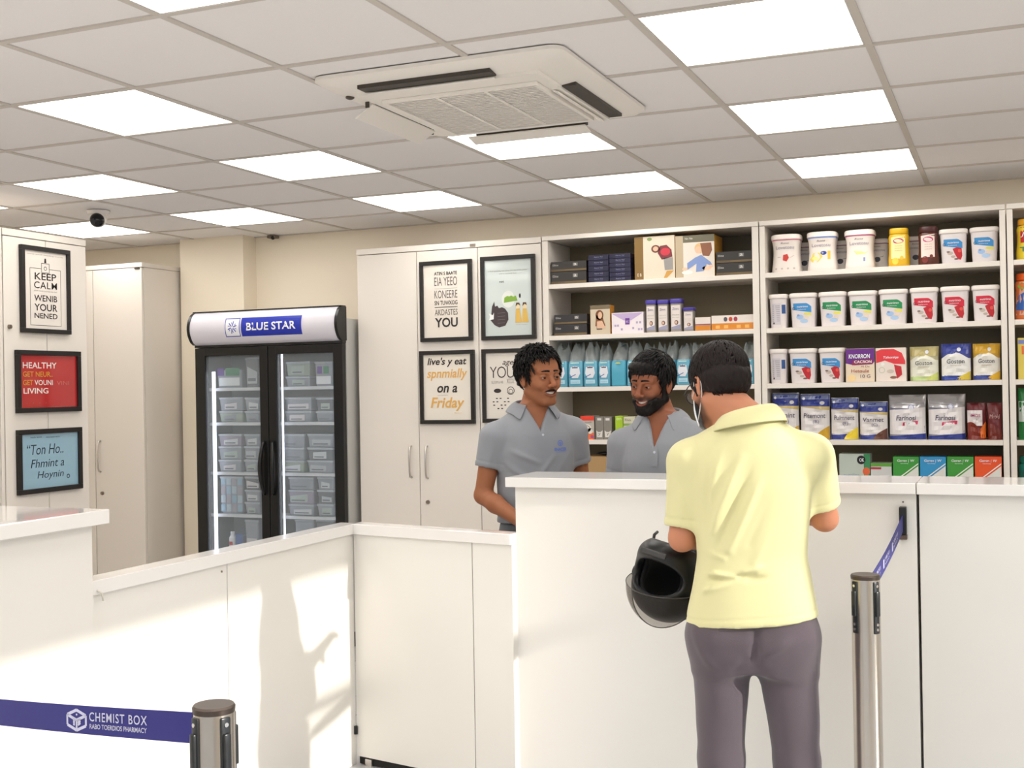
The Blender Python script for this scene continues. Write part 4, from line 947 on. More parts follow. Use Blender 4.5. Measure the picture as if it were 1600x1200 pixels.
def redb(D, w_, h):
    D.poly([(-w_*.49, h*.55), (-w_*.49, h*.9), (-w_*.3, h*.96), (w_*.1, h*.96), (w_*.36, h*.84), (w_*.47, h*.6), (w_*.47, h*.5), (w_*.1, h*.52), (-w_*.2, h*.62)], mcol((222, 56, 64))); D.lift += .0006
    D.text('Tahoniqe', 0, h*.66, w_*.5, h*.09, wh, italic=.2, bold=.01); D.disc(-w_*.27, h*.52, w_*.06, mcol((236, 232, 225)), h*.05); D.ring(-w_*.3, h*.34, w_*.1, w_*.015, mcol((170, 190, 160)))
    D.poly([(w_*.1, h*.5), (w_*.34, h*.44), (w_*.36, h*.2), (w_*.2, h*.08), (w_*.14, h*.3)], mcol((190, 36, 44))); D.disc(-w_*.02, h*.3, w_*.12, mcol((206, 190, 176)), h*.06); D.disc(w_*.08, h*.12, w_*.12, mcol((140, 100, 84)), h*.04)
carton('white box with a large red curved top and red fruit, third shelf', 1368, 1415.5, 544, BZ[3], (230, 216, 206), redb, dep=.1)

# ---- pouches
def pouch(label, x0, x1, yt, row, base, art, seed=0, dep=.09, grp='stand-up pouches'):
    X, w_, zt = span(x0, x1, yt); h = zt-BZ[row]; hw_ = w_/2
    t = thing('pouch', label, 'pouch', (X, SY+dep/2+.012, BZ[row]+.0005), group=grp)
    rnd = random.Random(seed); ph = [rnd.uniform(0, 6.3) for _ in range(5)]
    def depth(v): q = min(1, max(0, v/h)); return dep/2*(1.0-.18*q-.75*max(0, q-.72)/.28*.9)
    def fn(u, v, l):
        q = min(1, abs(u)/hw_); v_ = v
        return (u, -depth(v)*(1-q**3.2)**.5-.0025-.0035*math.sin(14*v/h*2+ph[0]+4*u/hw_)*(1-q)-.002*math.sin(9*u/hw_+ph[1]+6*v/h)-l*1.6-(.0016 if l else 0), v_)
    rings = []
    N = 30
    for i in range(15):
        v = h*i/14; ring = []
        sc = 1-.03*math.sin(math.pi*i/14)
        us = [-hw_+2*hw_*(.5-.5*math.cos(math.pi*k/(N//2))) for k in range(N//2+1)]
        for u in us: p = fn(u*sc, v, 0); ring.append(p)
        for u in us[::-1][1:-1]: p = fn(u*sc, v, 0); ring.append((p[0], -p[1], p[2]))
        rings.append(ring)
    b = MB(); b.loft(rings); body = b.build('pouch_body', base, t, auto=60)
    D = Decal(fn); art(D, hw_, h); D.build('front_print', t)
    return t
foil = mat('pouch_foil', (205, 202, 202), .25, .35)
NV = (44, 58, 136)
def pm(word, sub, low_c):
    def f(D, r, h):
        D.band(-r*.97, r*.97, lambda q: h*(.66+.08*(1-q)), h*.985, mcol(NV, .25), 12, 5); D.band(-r*.95, r*.95, lambda q: h*(.12+0*q), lambda q: h*(.64+.08*(1-q)), mcol((222, 216, 214), .3), 12, 8)
        D.band(-r*.97, r*.97, lambda q: h*(.645+.08*(1-q)), lambda q: h*(.68+.05*(1-q)+.04*q), mcol((200, 176, 110), .3), 12, 1, lift=.0012)
        D.band(-r*.95, r*.95, h*.01, lambda q: h*(.14+.0*q), mcol(NV, .25), 12, 2); D.band(r*.0, r*.95, h*.012, lambda q: h*(.02+.28*q**.6), mcol(low_c, .25), 10, 3, lift=.0014)
        D.band(-r*.9, r*.9, h*.88, h*.97, mcol((120, 130, 170), .15), 8, 1, lift=.0014)
        D.lift = .0018; D.text(word, 0, h*.47, r*1.45, h*.11, mcol((62, 56, 84)), bold=.004, italic=.1); D.text(sub, r*.1, h*.34, r*.4, h*.09, mcol((80, 80, 120)))
        D.disc(-r*.75, h*.9, r*.1, wh, h*.03); D.disc(r*.5, h*.8, r*.16, mcol((206, 202, 206)), h*.04)
    return f
pouch('white pouch with a navy top and gold base, behind the shoulder of the customer', 1204, 1246.5, 614.5, 4, foil, pm('Pulinint', '(P)', (206, 160, 50)), 1)
pouch('white pouch with a navy top and deep gold base, second on the fourth shelf', 1248, 1295, 616, 4, foil, pm('Pitemont', '(B)', (206, 160, 50)), 2)
pouch('white pouch with a navy top and bright yellow base, third on the fourth shelf', 1296, 1340, 622, 4, foil, pm('Pulmnent', '(F)', (232, 206, 60)), 3)
pouch('shorter white pouch with a navy top and brown base, fourth on the fourth shelf', 1341, 1386, 628, 4, foil, pm('Vanmet', '(C)', (100, 62, 50)), 4)
def silver(D, r, h):
    D.band(-r*.95, r*.95, h*.12, lambda q: h*(.66+.06*q), mcol((226, 220, 220), .25), 12, 6); D.band(-r*.96, r*.96, h*.01, lambda q: h*(.08+.06*q), mcol(NV, .25), 12, 2, lift=.0014)
    D.band(-r*.9, r*.2, lambda q: h*(.68), lambda q: h*(.72-.03*q), mcol((110, 110, 130), .25), 8, 1, lift=.0014)
    D.lift = .0018; D.text('Farinosi', -r*.05, h*.43, r*1.05, h*.11, mcol((60, 56, 84)), italic=.15, bold=.01); D.poly([(-r*.25, h*.31), (r*.55, h*.34), (r*.58, h*.42), (-r*.22, h*.385)], mcol((206, 50, 90)))
    D.disc(r*.22, h*.72, r*.16, mcol((226, 226, 236)), h*.07); D.ring(r*.22, h*.72, r*.16, r*.03, mcol((90, 100, 160)), 16); D.lift = .0026; D.text('CHOICE', r*.15, h*.345, r*.55, h*.035, wh, italic=.2)
    for v in (.78, .81, .84): D.band(-r*.93, r*.93, h*v, h*(v+.008), mcol((170, 168, 170), .2), 8, 1, lift=.0012)
pouch('large silver-topped white pouch, left of two on the fourth shelf', 1387, 1446, 617.5, 4, mat('silver_foil', (196, 194, 196), .2, .6), silver, 5, .11, 'large silver-topped pouches')
pouch('large silver-topped white pouch, right of two on the fourth shelf', 1448, 1508, 616.5, 4, mat('silver_foil'), silver, 6, .11, 'large silver-topped pouches')
def choc(D, r, h):
    D.band(-r*.95, r*.6, h*.38, h*.8, mcol((216, 206, 206), .3), 8, 5); D.band(-r*.95, r*.95, h*.01, lambda q: h*(.46-.16*q+.06*math.sin(6*q)), mcol((120, 40, 28), .25), 12, 4, lift=.0012)
    D.band(r*.4, r*.95, h*.05, lambda q: h*(.3+.2*q), mcol((226, 110, 40), .25), 6, 3, lift=.0016); D.lift = .0018; D.text('iMOS', -r*.1, h*.62, r*1.0, h*.08, mcol((150, 40, 90)), bold=.01)
def choc2(D, r, h):
    D.band(-r*.95, r*.95, h*.01, lambda q: h*(.4-.1*q+.06*math.sin(5*q)), mcol((110, 40, 30), .25), 12, 4, lift=.0012); D.lift = .0018; D.text('Mroid', 0, h*.58, r*1.3, h*.11, mcol((206, 170, 166)), italic=.15)
pouch('white and red-brown chocolate pouch with an orange edge, fourth shelf', 1510, 1540.5, 630, 4, mcol((100, 30, 36), .25), choc, 7, .07)
pouch('dark maroon chocolate pouch at the right end of the fourth shelf', 1541.5, 1566, 630, 4, mcol((104, 36, 38), .25), choc2, 8, .07)
def cream(topc, midc, lowc, a, word, green=False):
    def f(D, r, h):
        D.band(-r*.97, r*.97, h*.72, h*.985, mcol(topc, .25), 12, 4); D.band(-r*.95, r*.95, h*.12, lambda q: h*(.6+.16*math.sin(math.pi*min(1, q*1.1))), mcol(midc, .3), 14, 6, lift=.001)
        D.band(-r*.95, r*.95, h*.01, lambda q: h*(.14-.02*q), mcol(lowc, .25), 10, 2, lift=.0012); D.band(0, r*.95, h*.01, lambda q: h*(.05+.2*q), mcol(a, .25), 10, 3, lift=.0016)
        D.lift = .002; D.text(word, -r*.02, h*.46, r*1.15, h*.12, mcol((50, 52, 70)), bold=.006, italic=.05); D.text('complete', 0, h*.38, r*.7, h*.045, mcol((150, 120, 80))); D.disc(r*.2, h*.84, r*.13, mcol((226, 228, 236)), h*.055)
    return f
pouch('cream and pale green pouch, left of three on the third shelf', 1420, 1466, 542, 3, mcol((196, 190, 150), .25), cream((190, 176, 120), (226, 224, 208), (186, 206, 140), (206, 214, 120), 'Goston'), 9)
pouch('white pouch with a blue top, middle of three on the third shelf', 1469, 1517, 537.5, 3, mcol((66, 76, 150), .25), cream((60, 72, 150), (226, 224, 220), (50, 70, 150), (214, 190, 70), 'Goston'), 10)
pouch('white pouch with a gold top, right of three on the third shelf', 1519, 1563, 537, 3, mcol((200, 158, 60), .25), cream((206, 160, 50), (226, 222, 214), (44, 64, 140), (226, 180, 50), 'Goston'), 11)
# last visible row
def okb(D, w_, h):
    D.poly([(w_*.3, h*.3), (w_*.5, h*.3), (w_*.5, h), (w_*.3, h)], mcol((60, 140, 90))); D.lift += .0006; D.disc(w_*.22, h*.86, w_*.14, mcol((24, 24, 26)), h*.1); D.disc(w_*.38, h*.6, w_*.12, mcol((222, 100, 60)), h*.09)
    D.lift += .0006; D.text('OK', w_*.24, h*.82, w_*.16, h*.08, wh, bold=.02); D.text('nutrilite', -w_*.1, h*.48, w_*.5, h*.07, mcol((120, 150, 190)))
carton('pale box with a black circle reading OK and a green corner, lowest shelf', 1311, 1359, 709, BZ[5], (190, 200, 190), okb, dep=.12)
carton('low white box with a green lid edge beside the OK box', 1360.5, 1393, 723.5, BZ[5], (206, 206, 204), lambda D, w_, h: (R_(D, w_, h, 0, 1, .9, 1, (96, 160, 60)), R_(D, w_, h, 0, .5, .82, .88, (180, 60, 70))), dep=.12)
def gcar(D, w_, h):
    D.poly([(-w_*.45, h*.35), (w_*.48, h*.78), (w_*.48, h*.1), (-w_*.45, h*.1)], mcol((222, 222, 214))); D.lift += .0006
    D.poly([(-w_*.45, h*.42), (w_*.48, h*.85), (w_*.48, h*.82), (-w_*.45, h*.39)], mcol((236, 236, 230))); D.text('Geren | W', 0, h*.86, w_*.66, h*.075, wh, italic=.1, bold=.008); D.text('harmony', -w_*.05, h*.82, w_*.3, h*.03, wh)
for nm, x0, x1, c in (('green box with white diagonal stripes, left of two green ones', 1395, 1435.5, (64, 152, 62)), ('bright blue box with white diagonal stripes', 1437, 1478, (52, 146, 200)), ('green box with white diagonal stripes, right of two green ones', 1479.5, 1521, (66, 152, 60)), ('orange box with white diagonal stripes', 1523, 1565, (232, 84, 36))):
    carton(nm+', lowest visible shelf', x0, x1, 713.5, BZ[5], c, gcar, dep=.12)
# third bay, right edge
def yb(D, r, h): D.band(-r*.9, r*.9, h*.42, h*.8, mcol((206, 30, 40), .3), 8, 3); D.lift = .0016; D.text('Jovi', -r*.2, h*.55, r*1.0, h*.12, wh, italic=.2, bold=.01); D.text('Tei', -r*.3, h*.2, r*.9, h*.12, mcol((40, 110, 70)), bold=.02)
jar('yellow jar with a red band at the right edge of the photo, top shelf', 1587, 1634, 342, 1, (232, 206, 50), (240, 170, 30), None, yb)
def ob(D, r, h): D.band(-r*.9, r*.9, h*.1, h*.8, mcol((220, 170, 150), .3), 8, 3); D.band(-r*.9, r*.2, lambda q: h*.2, lambda q: h*(.5+.2*q), mcol((50, 100, 180), .3), 6, 3, lift=.0016); D.disc(-r*.5, h*.72, r*.3, mcol((120, 180, 60)), h*.06, lift=.002); D.band(-r*.3, r*.3, h*.15, h*.75, mcol((60, 50, 110), .3), 4, 3, lift=.0022)
jar('jar with an orange lid and blue and pink label at the right edge, second shelf', 1584, 1640, 427, 2, (224, 120, 60), (236, 100, 30), None, ob)
carton('yellow box with a blue badge at the right edge, third shelf', 1590, 1640, 528, BZ[3], (222, 200, 90), lambda D, w_, h: (R_(D, w_, h, .02, .5, .85, .95, (120, 130, 190)), R_(D, w_, h, .12, .3, .6, .8, (226, 110, 50))), dep=.1)
def gp(D, r, h): D.band(-r*.95, r*.95, h*.35, h*.75, mcol((210, 220, 214), .25), 8, 3); D.band(-r*.95, r*.95, h*.1, lambda q: h*(.3+.1*q), mcol((50, 130, 70), .25), 8, 2, lift=.0014)
pouch('green and silver pouch at the right edge, fourth shelf', 1590, 1636, 607, 4, mcol((44, 130, 66), .25), gp, 12, .08)
jar('teal green jar at the right edge, lowest visible shelf', 1590, 1630, 714, 5, (30, 120, 100), (20, 110, 90), None, lambda D, r, h: (D.band(-r*.8, r*.8, h*.4, h*.7, mcol((20, 90, 80), .3), 6, 2), D.text('P', -r*.3, h*.5, r*.3, h*.1, wh)))
# ================================================================== smooth solids for people, turned into single skins
class Vol:
    def __init__(s, xs, ys, zs): s.a = [np.asarray(v, np.float32) for v in (xs, ys, zs)]; s.D = np.full([len(v) for v in s.a], .25, np.float32)
    def _sl(s, lo, hi):
        sl = []
        for v, l, h in zip(s.a, lo, hi):
            i = max(0, int(np.searchsorted(v, l))-1); j = min(len(v), int(np.searchsorted(v, h))+1)
            if j <= i: return None
            sl.append(slice(i, j))
        return tuple(sl)
    def op(s, f, lo, hi, k=.01, sub=False):
        sl = s._sl(lo, hi)
        if sl is None: return
        X = s.a[0][sl[0]][:, None, None]; Y = s.a[1][sl[1]][None, :, None]; Z = s.a[2][sl[2]][None, None, :]
        d = f(X, Y, Z); D = s.D[sl]
        if sub:
            d = -d; h = np.maximum(k-np.abs(D-d), 0)/k; s.D[sl] = np.maximum(D, d)+h*h*k/4
        else:
            h = np.maximum(k-np.abs(D-d), 0)/k; s.D[sl] = np.minimum(D, d)-h*h*k/4
    def cone(s, a, b, ra, rb, k=.01, sub=False, cut=None, cuta=None):
        a = np.array(a, float); b = np.array(b, float); pad = k+.02
        r = max(ra, rb)+pad; lo = np.minimum(a, b)-r; hi = np.maximum(a, b)+r; ab = b-a; L2 = ab@ab
        def f(X, Y, Z):
            x, y, z = X-a[0], Y-a[1], Z-a[2]; t = (x*ab[0]+y*ab[1]+z*ab[2])/L2; tc = np.clip(t, 0, 1)
            d = np.sqrt((x-tc*ab[0])**2+(y-tc*ab[1])**2+(z-tc*ab[2])**2)-(ra+(rb-ra)*tc)
            if cut is not None: d = np.maximum(d, (t-cut)*math.sqrt(L2))
            return d
        s.op(f, lo, hi, k, sub)
    def ell(s, c, r, k=.01, sub=False, rot=None):
        c = np.array(c, float); r = np.array(r, float); R_ = max(r)+k+.02
        M = None if rot is None else np.array(rot.transposed())
        def f(X, Y, Z):
            x, y, z = X-c[0], Y-c[1], Z-c[2]
            if M is not None: x, y, z = (M[0][0]*x+M[0][1]*y+M[0][2]*z, M[1][0]*x+M[1][1]*y+M[1][2]*z, M[2][0]*x+M[2][1]*y+M[2][2]*z)
            k0 = np.sqrt((x/r[0])**2+(y/r[1])**2+(z/r[2])**2)+1e-6; k1 = np.sqrt((x/r[0]**2)**2+(y/r[1]**2)**2+(z/r[2]**2)**2)+1e-6
            return k0*(k0-1)/k1
        e = (r+k+.02) if rot is None else R_
        s.op(f, c-e, c+e, k, sub)
    def loft(s, rows, k=.01, zlo=None, zhi=None, tilt=0, e=2.4, lean=0):
        """rows: z, half width, half depth, cx, cy"""
        rows = np.array(rows, float); zz = np.linspace(rows[0, 0], rows[-1, 0], 80)
        def sm(c):   # smooth interpolation
            v = np.interp(zz, rows[:, 0], rows[:, c]); 
            for _ in range(3): v[1:-1] = (v[:-2]+2*v[1:-1]+v[2:])/4
            return v
        W, Dp, CX, CY = sm(1), sm(2), sm(3), sm(4)
        zl = rows[0, 0] if zlo is None else zlo; zh = rows[-1, 0] if zhi is None else zhi
        def f(X, Y, Z):
            w_ = np.interp(Z, zz, W); d_ = np.interp(Z, zz, Dp); x = np.abs(X-np.interp(Z, zz, CX))/w_; y = np.abs(Y-np.interp(Z, zz, CY))/d_
            q = (x**e+y**e)**(1/e); g = (q-1)*np.minimum(w_, d_)*np.ones_like(X+Y+Z)
            return np.maximum(np.maximum(g, zl+tilt*X-Z), Z-zh).astype(np.float32)
        m = rows[:, 1:3].max()+.05+abs(rows[:, 3:5]).max()
        s.op(f, (-m, -m, zl-abs(tilt)*m-.04), (m, m, zh+.04), k)
    def mesh(s):
        D = s.D; ins = D < 0; nx, ny, nz = D.shape
        c = np.zeros((nx-1, ny-1, nz-1), np.uint8)
        for i in (0, 1):
            for j in (0, 1):
                for l in (0, 1): c += ins[i:nx-1+i, j:ny-1+j, l:nz-1+l]
        act = (c > 0) & (c < 8); idx = np.argwhere(act); vid = np.full(act.shape, -1, np.int32); vid[act] = np.arange(len(idx))
        cor = [(i, j, l) for i in (0, 1) for j in (0, 1) for l in (0, 1)]
        val = {q: D[idx[:, 0]+q[0], idx[:, 1]+q[1], idx[:, 2]+q[2]] for q in cor}
        P = np.zeros((len(idx), 3)); N = np.zeros(len(idx))
        for q in cor:
            for ax in range(3):
                if q[ax] == 0:
                    q2 = list(q); q2[ax] = 1; q2 = tuple(q2); a, b = val[q], val[q2]; m = (a < 0) != (b < 0)
                    t = np.where(m, a/np.where(m, a-b, 1), 0)
                    for d in range(3): P[:, d] += np.where(m, q[d]+(t if d == ax else 0), 0)
                    N += m
        P /= N[:, None]; V = np.zeros_like(P)
        for d in range(3):
            A = s.a[d]; i = idx[:, d]; V[:, d] = A[i]+P[:, d]*(A[i+1]-A[i])
        F = []
        for ax in range(3):
            o = [d for d in range(3) if d != ax]
            sl0 = [slice(1, -1)]*3; sl1 = [slice(1, -1)]*3; sl0[ax] = slice(0, -1); sl1[ax] = slice(1, None)
            a, b = ins[tuple(sl0)], ins[tuple(sl1)]; e_ = np.argwhere(a != b)
            if not len(e_): continue
            flip = a[e_[:, 0], e_[:, 1], e_[:, 2]]; e_ = e_+np.array([0 if d == ax else 1 for d in range(3)])
            def g(di, dj): q = e_.copy(); q[:, o[0]] -= di; q[:, o[1]] -= dj; return vid[q[:, 0], q[:, 1], q[:, 2]]
            quad = np.stack([g(1, 1), g(0, 1), g(0, 0), g(1, 0)], 1)
            if ax == 1: flip = ~flip
            quad[~flip] = quad[~flip][:, ::-1]; F.append(quad)
        return V, np.concatenate(F)
def axis(lo, hi, f0, f1, fine, coarse):
    a = list(np.arange(lo, f0, coarse)); b = list(np.arange(f0, f1, fine)); c = list(np.arange(f1, hi+coarse, coarse)); return a+b+c
def np_mesh(name, V, F, m, parent=None, col=None, smooth=True, iters=1):
    """mesh from arrays, with light Laplacian smoothing"""
    V = V.copy()
    if iters:
        E_ = np.concatenate([F[:, [0, 1]], F[:, [1, 2]], F[:, [2, 3]], F[:, [3, 0]]]); 
        for _ in range(iters):
            A = np.zeros_like(V); n = np.zeros(len(V)); np.add.at(A, E_[:, 0], V[E_[:, 1]]); np.add.at(A, E_[:, 1], V[E_[:, 0]]); np.add.at(n, E_[:, 0], 1); np.add.at(n, E_[:, 1], 1)
            V = V*.5+.5*A/np.maximum(n, 1)[:, None]
    me = bpy.data.meshes.new(name); me.vertices.add(len(V)); me.vertices.foreach_set('co', V.astype(np.float32).ravel())
    me.loops.add(F.size); me.loops.foreach_set('vertex_index', F.astype(np.int32).ravel()); me.polygons.add(len(F))
    me.polygons.foreach_set('loop_start', np.arange(0, F.size, 4, dtype=np.int32)); me.update(calc_edges=True); me.validate()
    if col is not None:
        at_ = me.color_attributes.new('Tint', 'FLOAT_COLOR', 'POINT'); c4 = np.ones((len(V), 4), np.float32); c4[:, :3] = col; at_.data.foreach_set('color', c4.ravel())
    return link(name, me, m, parent, smooth), V
def vnormals(V, F):
    n = np.cross(V[F[:, 2]]-V[F[:, 0]], V[F[:, 3]]-V[F[:, 1]]); N = np.zeros_like(V)
    for i in range(4): np.add.at(N, F[:, i], n)
    return N/np.maximum(np.linalg.norm(N, axis=1), 1e-9)[:, None]
def fold(V, N, segs):
    """raise or lower soft creases along segments: (a, b, width, amount)"""
    for a, b, w_, amp in segs:
        a = np.array(a); b = np.array(b); ab = b-a; t = np.clip((V-a)@ab/(ab@ab), 0, 1); d = np.linalg.norm(V-a-t[:, None]*ab, axis=1)
        V += N*(amp*np.exp(-(d/w_)**2)*(.35+.65*np.sin(np.pi*np.clip(t*.9+.05, 0, 1))))[:, None]
    return V
def skin_mat(name, rough=.5):
    m = mat(name, (160, 105, 78), rough, spec=.35, sss=.12, bump=.12, bscale=420); nt = m.node_tree
    a = nt.nodes.new('ShaderNodeVertexColor'); a.layer_name = 'Tint'; nt.links.new(a.outputs['Color'], nt.nodes['Principled BSDF'].inputs['Base Color']); return m
def hair_mat(name, rgb):
    m = mat(name, rgb, .5, spec=.22, bump=.6, bscale=220, stretch=(1, 1, .25)); return m

# ------------------------------------------------------------------ head (own frame: face towards -y, chin z=-.118, crown z=.12)
def head_ops(v, smile=True, closed=False, slim=1.0):
    v.ell((0, .014, .036), (.0755, .096, .084)); v.ell((0, -.020, .035), (.066, .073, .066), .02)
    v.ell((0, -.030, -.022), (.0615*slim, .058, .062), .02)
    for s in (-1, 1):
        v.ell((s*.044*slim, -.053, -.015), (.021, .021, .019), .02)
        v.cone((s*.054*slim, .004, -.058), (s*.020, -.064, -.101), .020, .016, .022)
    v.ell((0, -.060, -.058), (.036, .034, .032), .022); v.ell((0, -.068, -.099), (.022, .020, .018), .02); v.ell((0, -.025, -.07), (.050, .045, .040), .02)
    for s in (-1, 1):
        v.cone((s*.012, -.0865, .0225), (s*.046, -.073, .0245), .0095, .0075, .012)
        v.ell((s*.031, -.097, .003), (.020, .0175, .0125), .012, True)
    v.cone((0, -.086, .014), (0, -.110, -.024), .0075, .0105, .012); v.ell((0, -.113, -.0295), (.0115, .011, .0098), .006)
    for s in (-1, 1):
        v.ell((s*.0140, -.1005, -.0335), (.0088, .0115, .0080), .006); v.ell((s*.0070, -.109, -.0415), (.0042, .006, .0028), .003, True)
        v.ell((s*.031, -.0755, .003), (.0155, .0148, .0145), .005)
        v.ell((s*.031, -.091, .0010), (.0128, .013, .0034), .002, True)
        v.cone((s*.018, -.0905, .0072), (s*.044, -.0835, .0072), .0022, .0016, .003)
        if smile: v.ell((s*.037*slim, -.070, -.034), (.017, .016, .015), .014)
    up, lo_ = (.0068, -.0072) if smile else (.004, -.005)
    for i in range(8):
        a, b = [(-1+2*j/8)*.027 for j in (i, i+1)]
        def P(x, o, dy=0): q = abs(x)/.027; return (x, -.0945+.016*q*q+dy, -.0655+o*(1-q*q*.75)+(.0095*q*q if smile else .002*q*q))
        v.cone(P(a, up), P(b, up), .0040, .0040, .005); v.cone(P(a, lo_), P(b, lo_), .0056, .0056, .005)
    if smile:
        for i in range(9):
            x = -.024+.048*i/8; q = abs(x)/.027; v.ell((x, -.092+.017*q*q, -.0650+.0095*q*q), (.0050, .013, .0060*(1-q*q)+.0004), .002, True)
    for s in (-1, 1):
        Rm = Matrix.Rotation(math.radians(-14), 3, 'X') @ Matrix.Rotation(math.radians(s*-18), 3, 'Z')
        v.ell((s*.0785, .012, -.004), (.0065, .0175, .0310), .005, rot=Rm); v.ell((s*.0845, .008, .0), (.006, .0095, .0175), .004, True, rot=Rm); v.ell((s*.0765, .006, -.032), (.0055, .008, .009), .006)
        v.cone((s*.083, -.002, .018), (s*.084, .022, .014), .0028, .0028, .003)
        v.ell((s*.079, .001, -.006), (.004, .004, .007), .004)

def lerp_col(C, m, c): m = np.clip(m, 0, 1)[:, None]; return C*(1-m)+np.array(c)[None, :]*m
def blob(P, c, r): return np.exp(-(((P-np.array(c))/np.array(r))**2).sum(1)**1.5)

def locks(vols, n, keep, seed, crown=(0, .06, .125), L=.045, r0=.0032, lift=.004, rad=(.079, .099, .089), cen=(0, .016, .038), swirl=.4, down=0.0):
    """short tapering strands combed over the skull"""
    rnd = random.Random(seed); mb = MB(); cen = Vector(cen); k = 0; tries = 0
    while k < n and tries < n*12:
        tries += 1
        th = rnd.uniform(0, 2*math.pi); u = rnd.uniform(-.55, 1); s_ = math.sqrt(max(0, 1-u*u)); d = Vector((s_*math.cos(th), s_*math.sin(th), u))
        p = cen+Vector((d.x*rad[0], d.y*rad[1], d.z*rad[2]))
        if not keep(p): continue
        k += 1; pts = []; q = p.copy(); l = L*rnd.uniform(.6, 1.2); steps = 5; ang = rnd.gauss(0, .25)+swirl*.3
        for i in range(steps+1):
            n_ = Vector(((q.x-cen.x)/rad[0]**2, (q.y-cen.y)/rad[1]**2, (q.z-cen.z)/rad[2]**2)).normalized()
            t = (q-Vector(crown)); t -= n_*t.dot(n_)
            if t.length < 1e-4: t = Vector((1, 0, 0))
            t.normalize(); t = Matrix.Rotation(ang, 3, n_) @ t
            pts.append(q+n_*(lift*(i/steps)**1.3*rnd.uniform(.8, 1.2)+.0035)); q = q+t*(l/steps)
            e_ = Vector(((q.x-cen.x)/rad[0], (q.y-cen.y)/rad[1], (q.z-cen.z)/rad[2])); q = cen+(q-cen)/e_.length
        mb.tube(pts, [r0*(1-.85*(i/steps)**2) for i in range(steps+1)], 5)
    return mb
def join_mesh(o, mb):
    bm = bmesh.new(); bm.from_mesh(o.data); me2 = bpy.data.meshes.new('x'); mb.bm.to_mesh(me2); mb.bm.free(); bm.from_mesh(me2); bm.to_mesh(o.data); bm.free(); bpy.data.meshes.remove(me2); o.data.shade_smooth()

def hand_ops(v, w_, d, n, side, curl=.5, sc=1.0):
    """palm, four fingers and a thumb; w_: wrist point, d: along the hand, n: palm normal; side: +1 / -1 which way the thumb leaves"""
    w_ = Vector(w_); d = Vector(d).normalized(); n = Vector(n); n = (n-d*n.dot(d)).normalized(); s = d.cross(n)*side
    P = lambda a, b, c: w_+d*(a*sc)+s*(b*sc)+n*(c*sc)
    v.cone(P(-.01, 0, 0), P(.02, 0, 0), .024*sc, .026*sc, .01)
    for b in (-.026, -.009, .009, .026): v.cone(P(.015, b*.7, 0), P(.085-abs(b)*.2, b, 0), .0135*sc, .0115*sc, .012)
    for b, L in ((.029, .066), (.0105, .076), (-.009, .070), (-.027, .054)):
        a0 = P(.088-abs(b)*.2, b, 0); a = a0; ang = curl*.5
        for j, (f, r0, r1) in enumerate(((.45, .0095, .0088), (.3, .0088, .0082), (.25, .0082, .0072))):
            dd = d*math.cos(ang)+n*math.sin(ang); e_ = a+dd*(L*f*sc); v.cone(a, e_, r0*sc, r1*sc, .004); a = e_; ang += curl*.75
    a = P(.025, .026, .004); b = P(.055, .048, .014); c = P(.082, .056, .026)
    v.cone(P(.01, .012, 0), a, .015*sc, .0135*sc, .01); v.cone(a, b, .0125*sc, .0105*sc, .006); v.cone(b, c, .0105*sc, .0085*sc, .004)
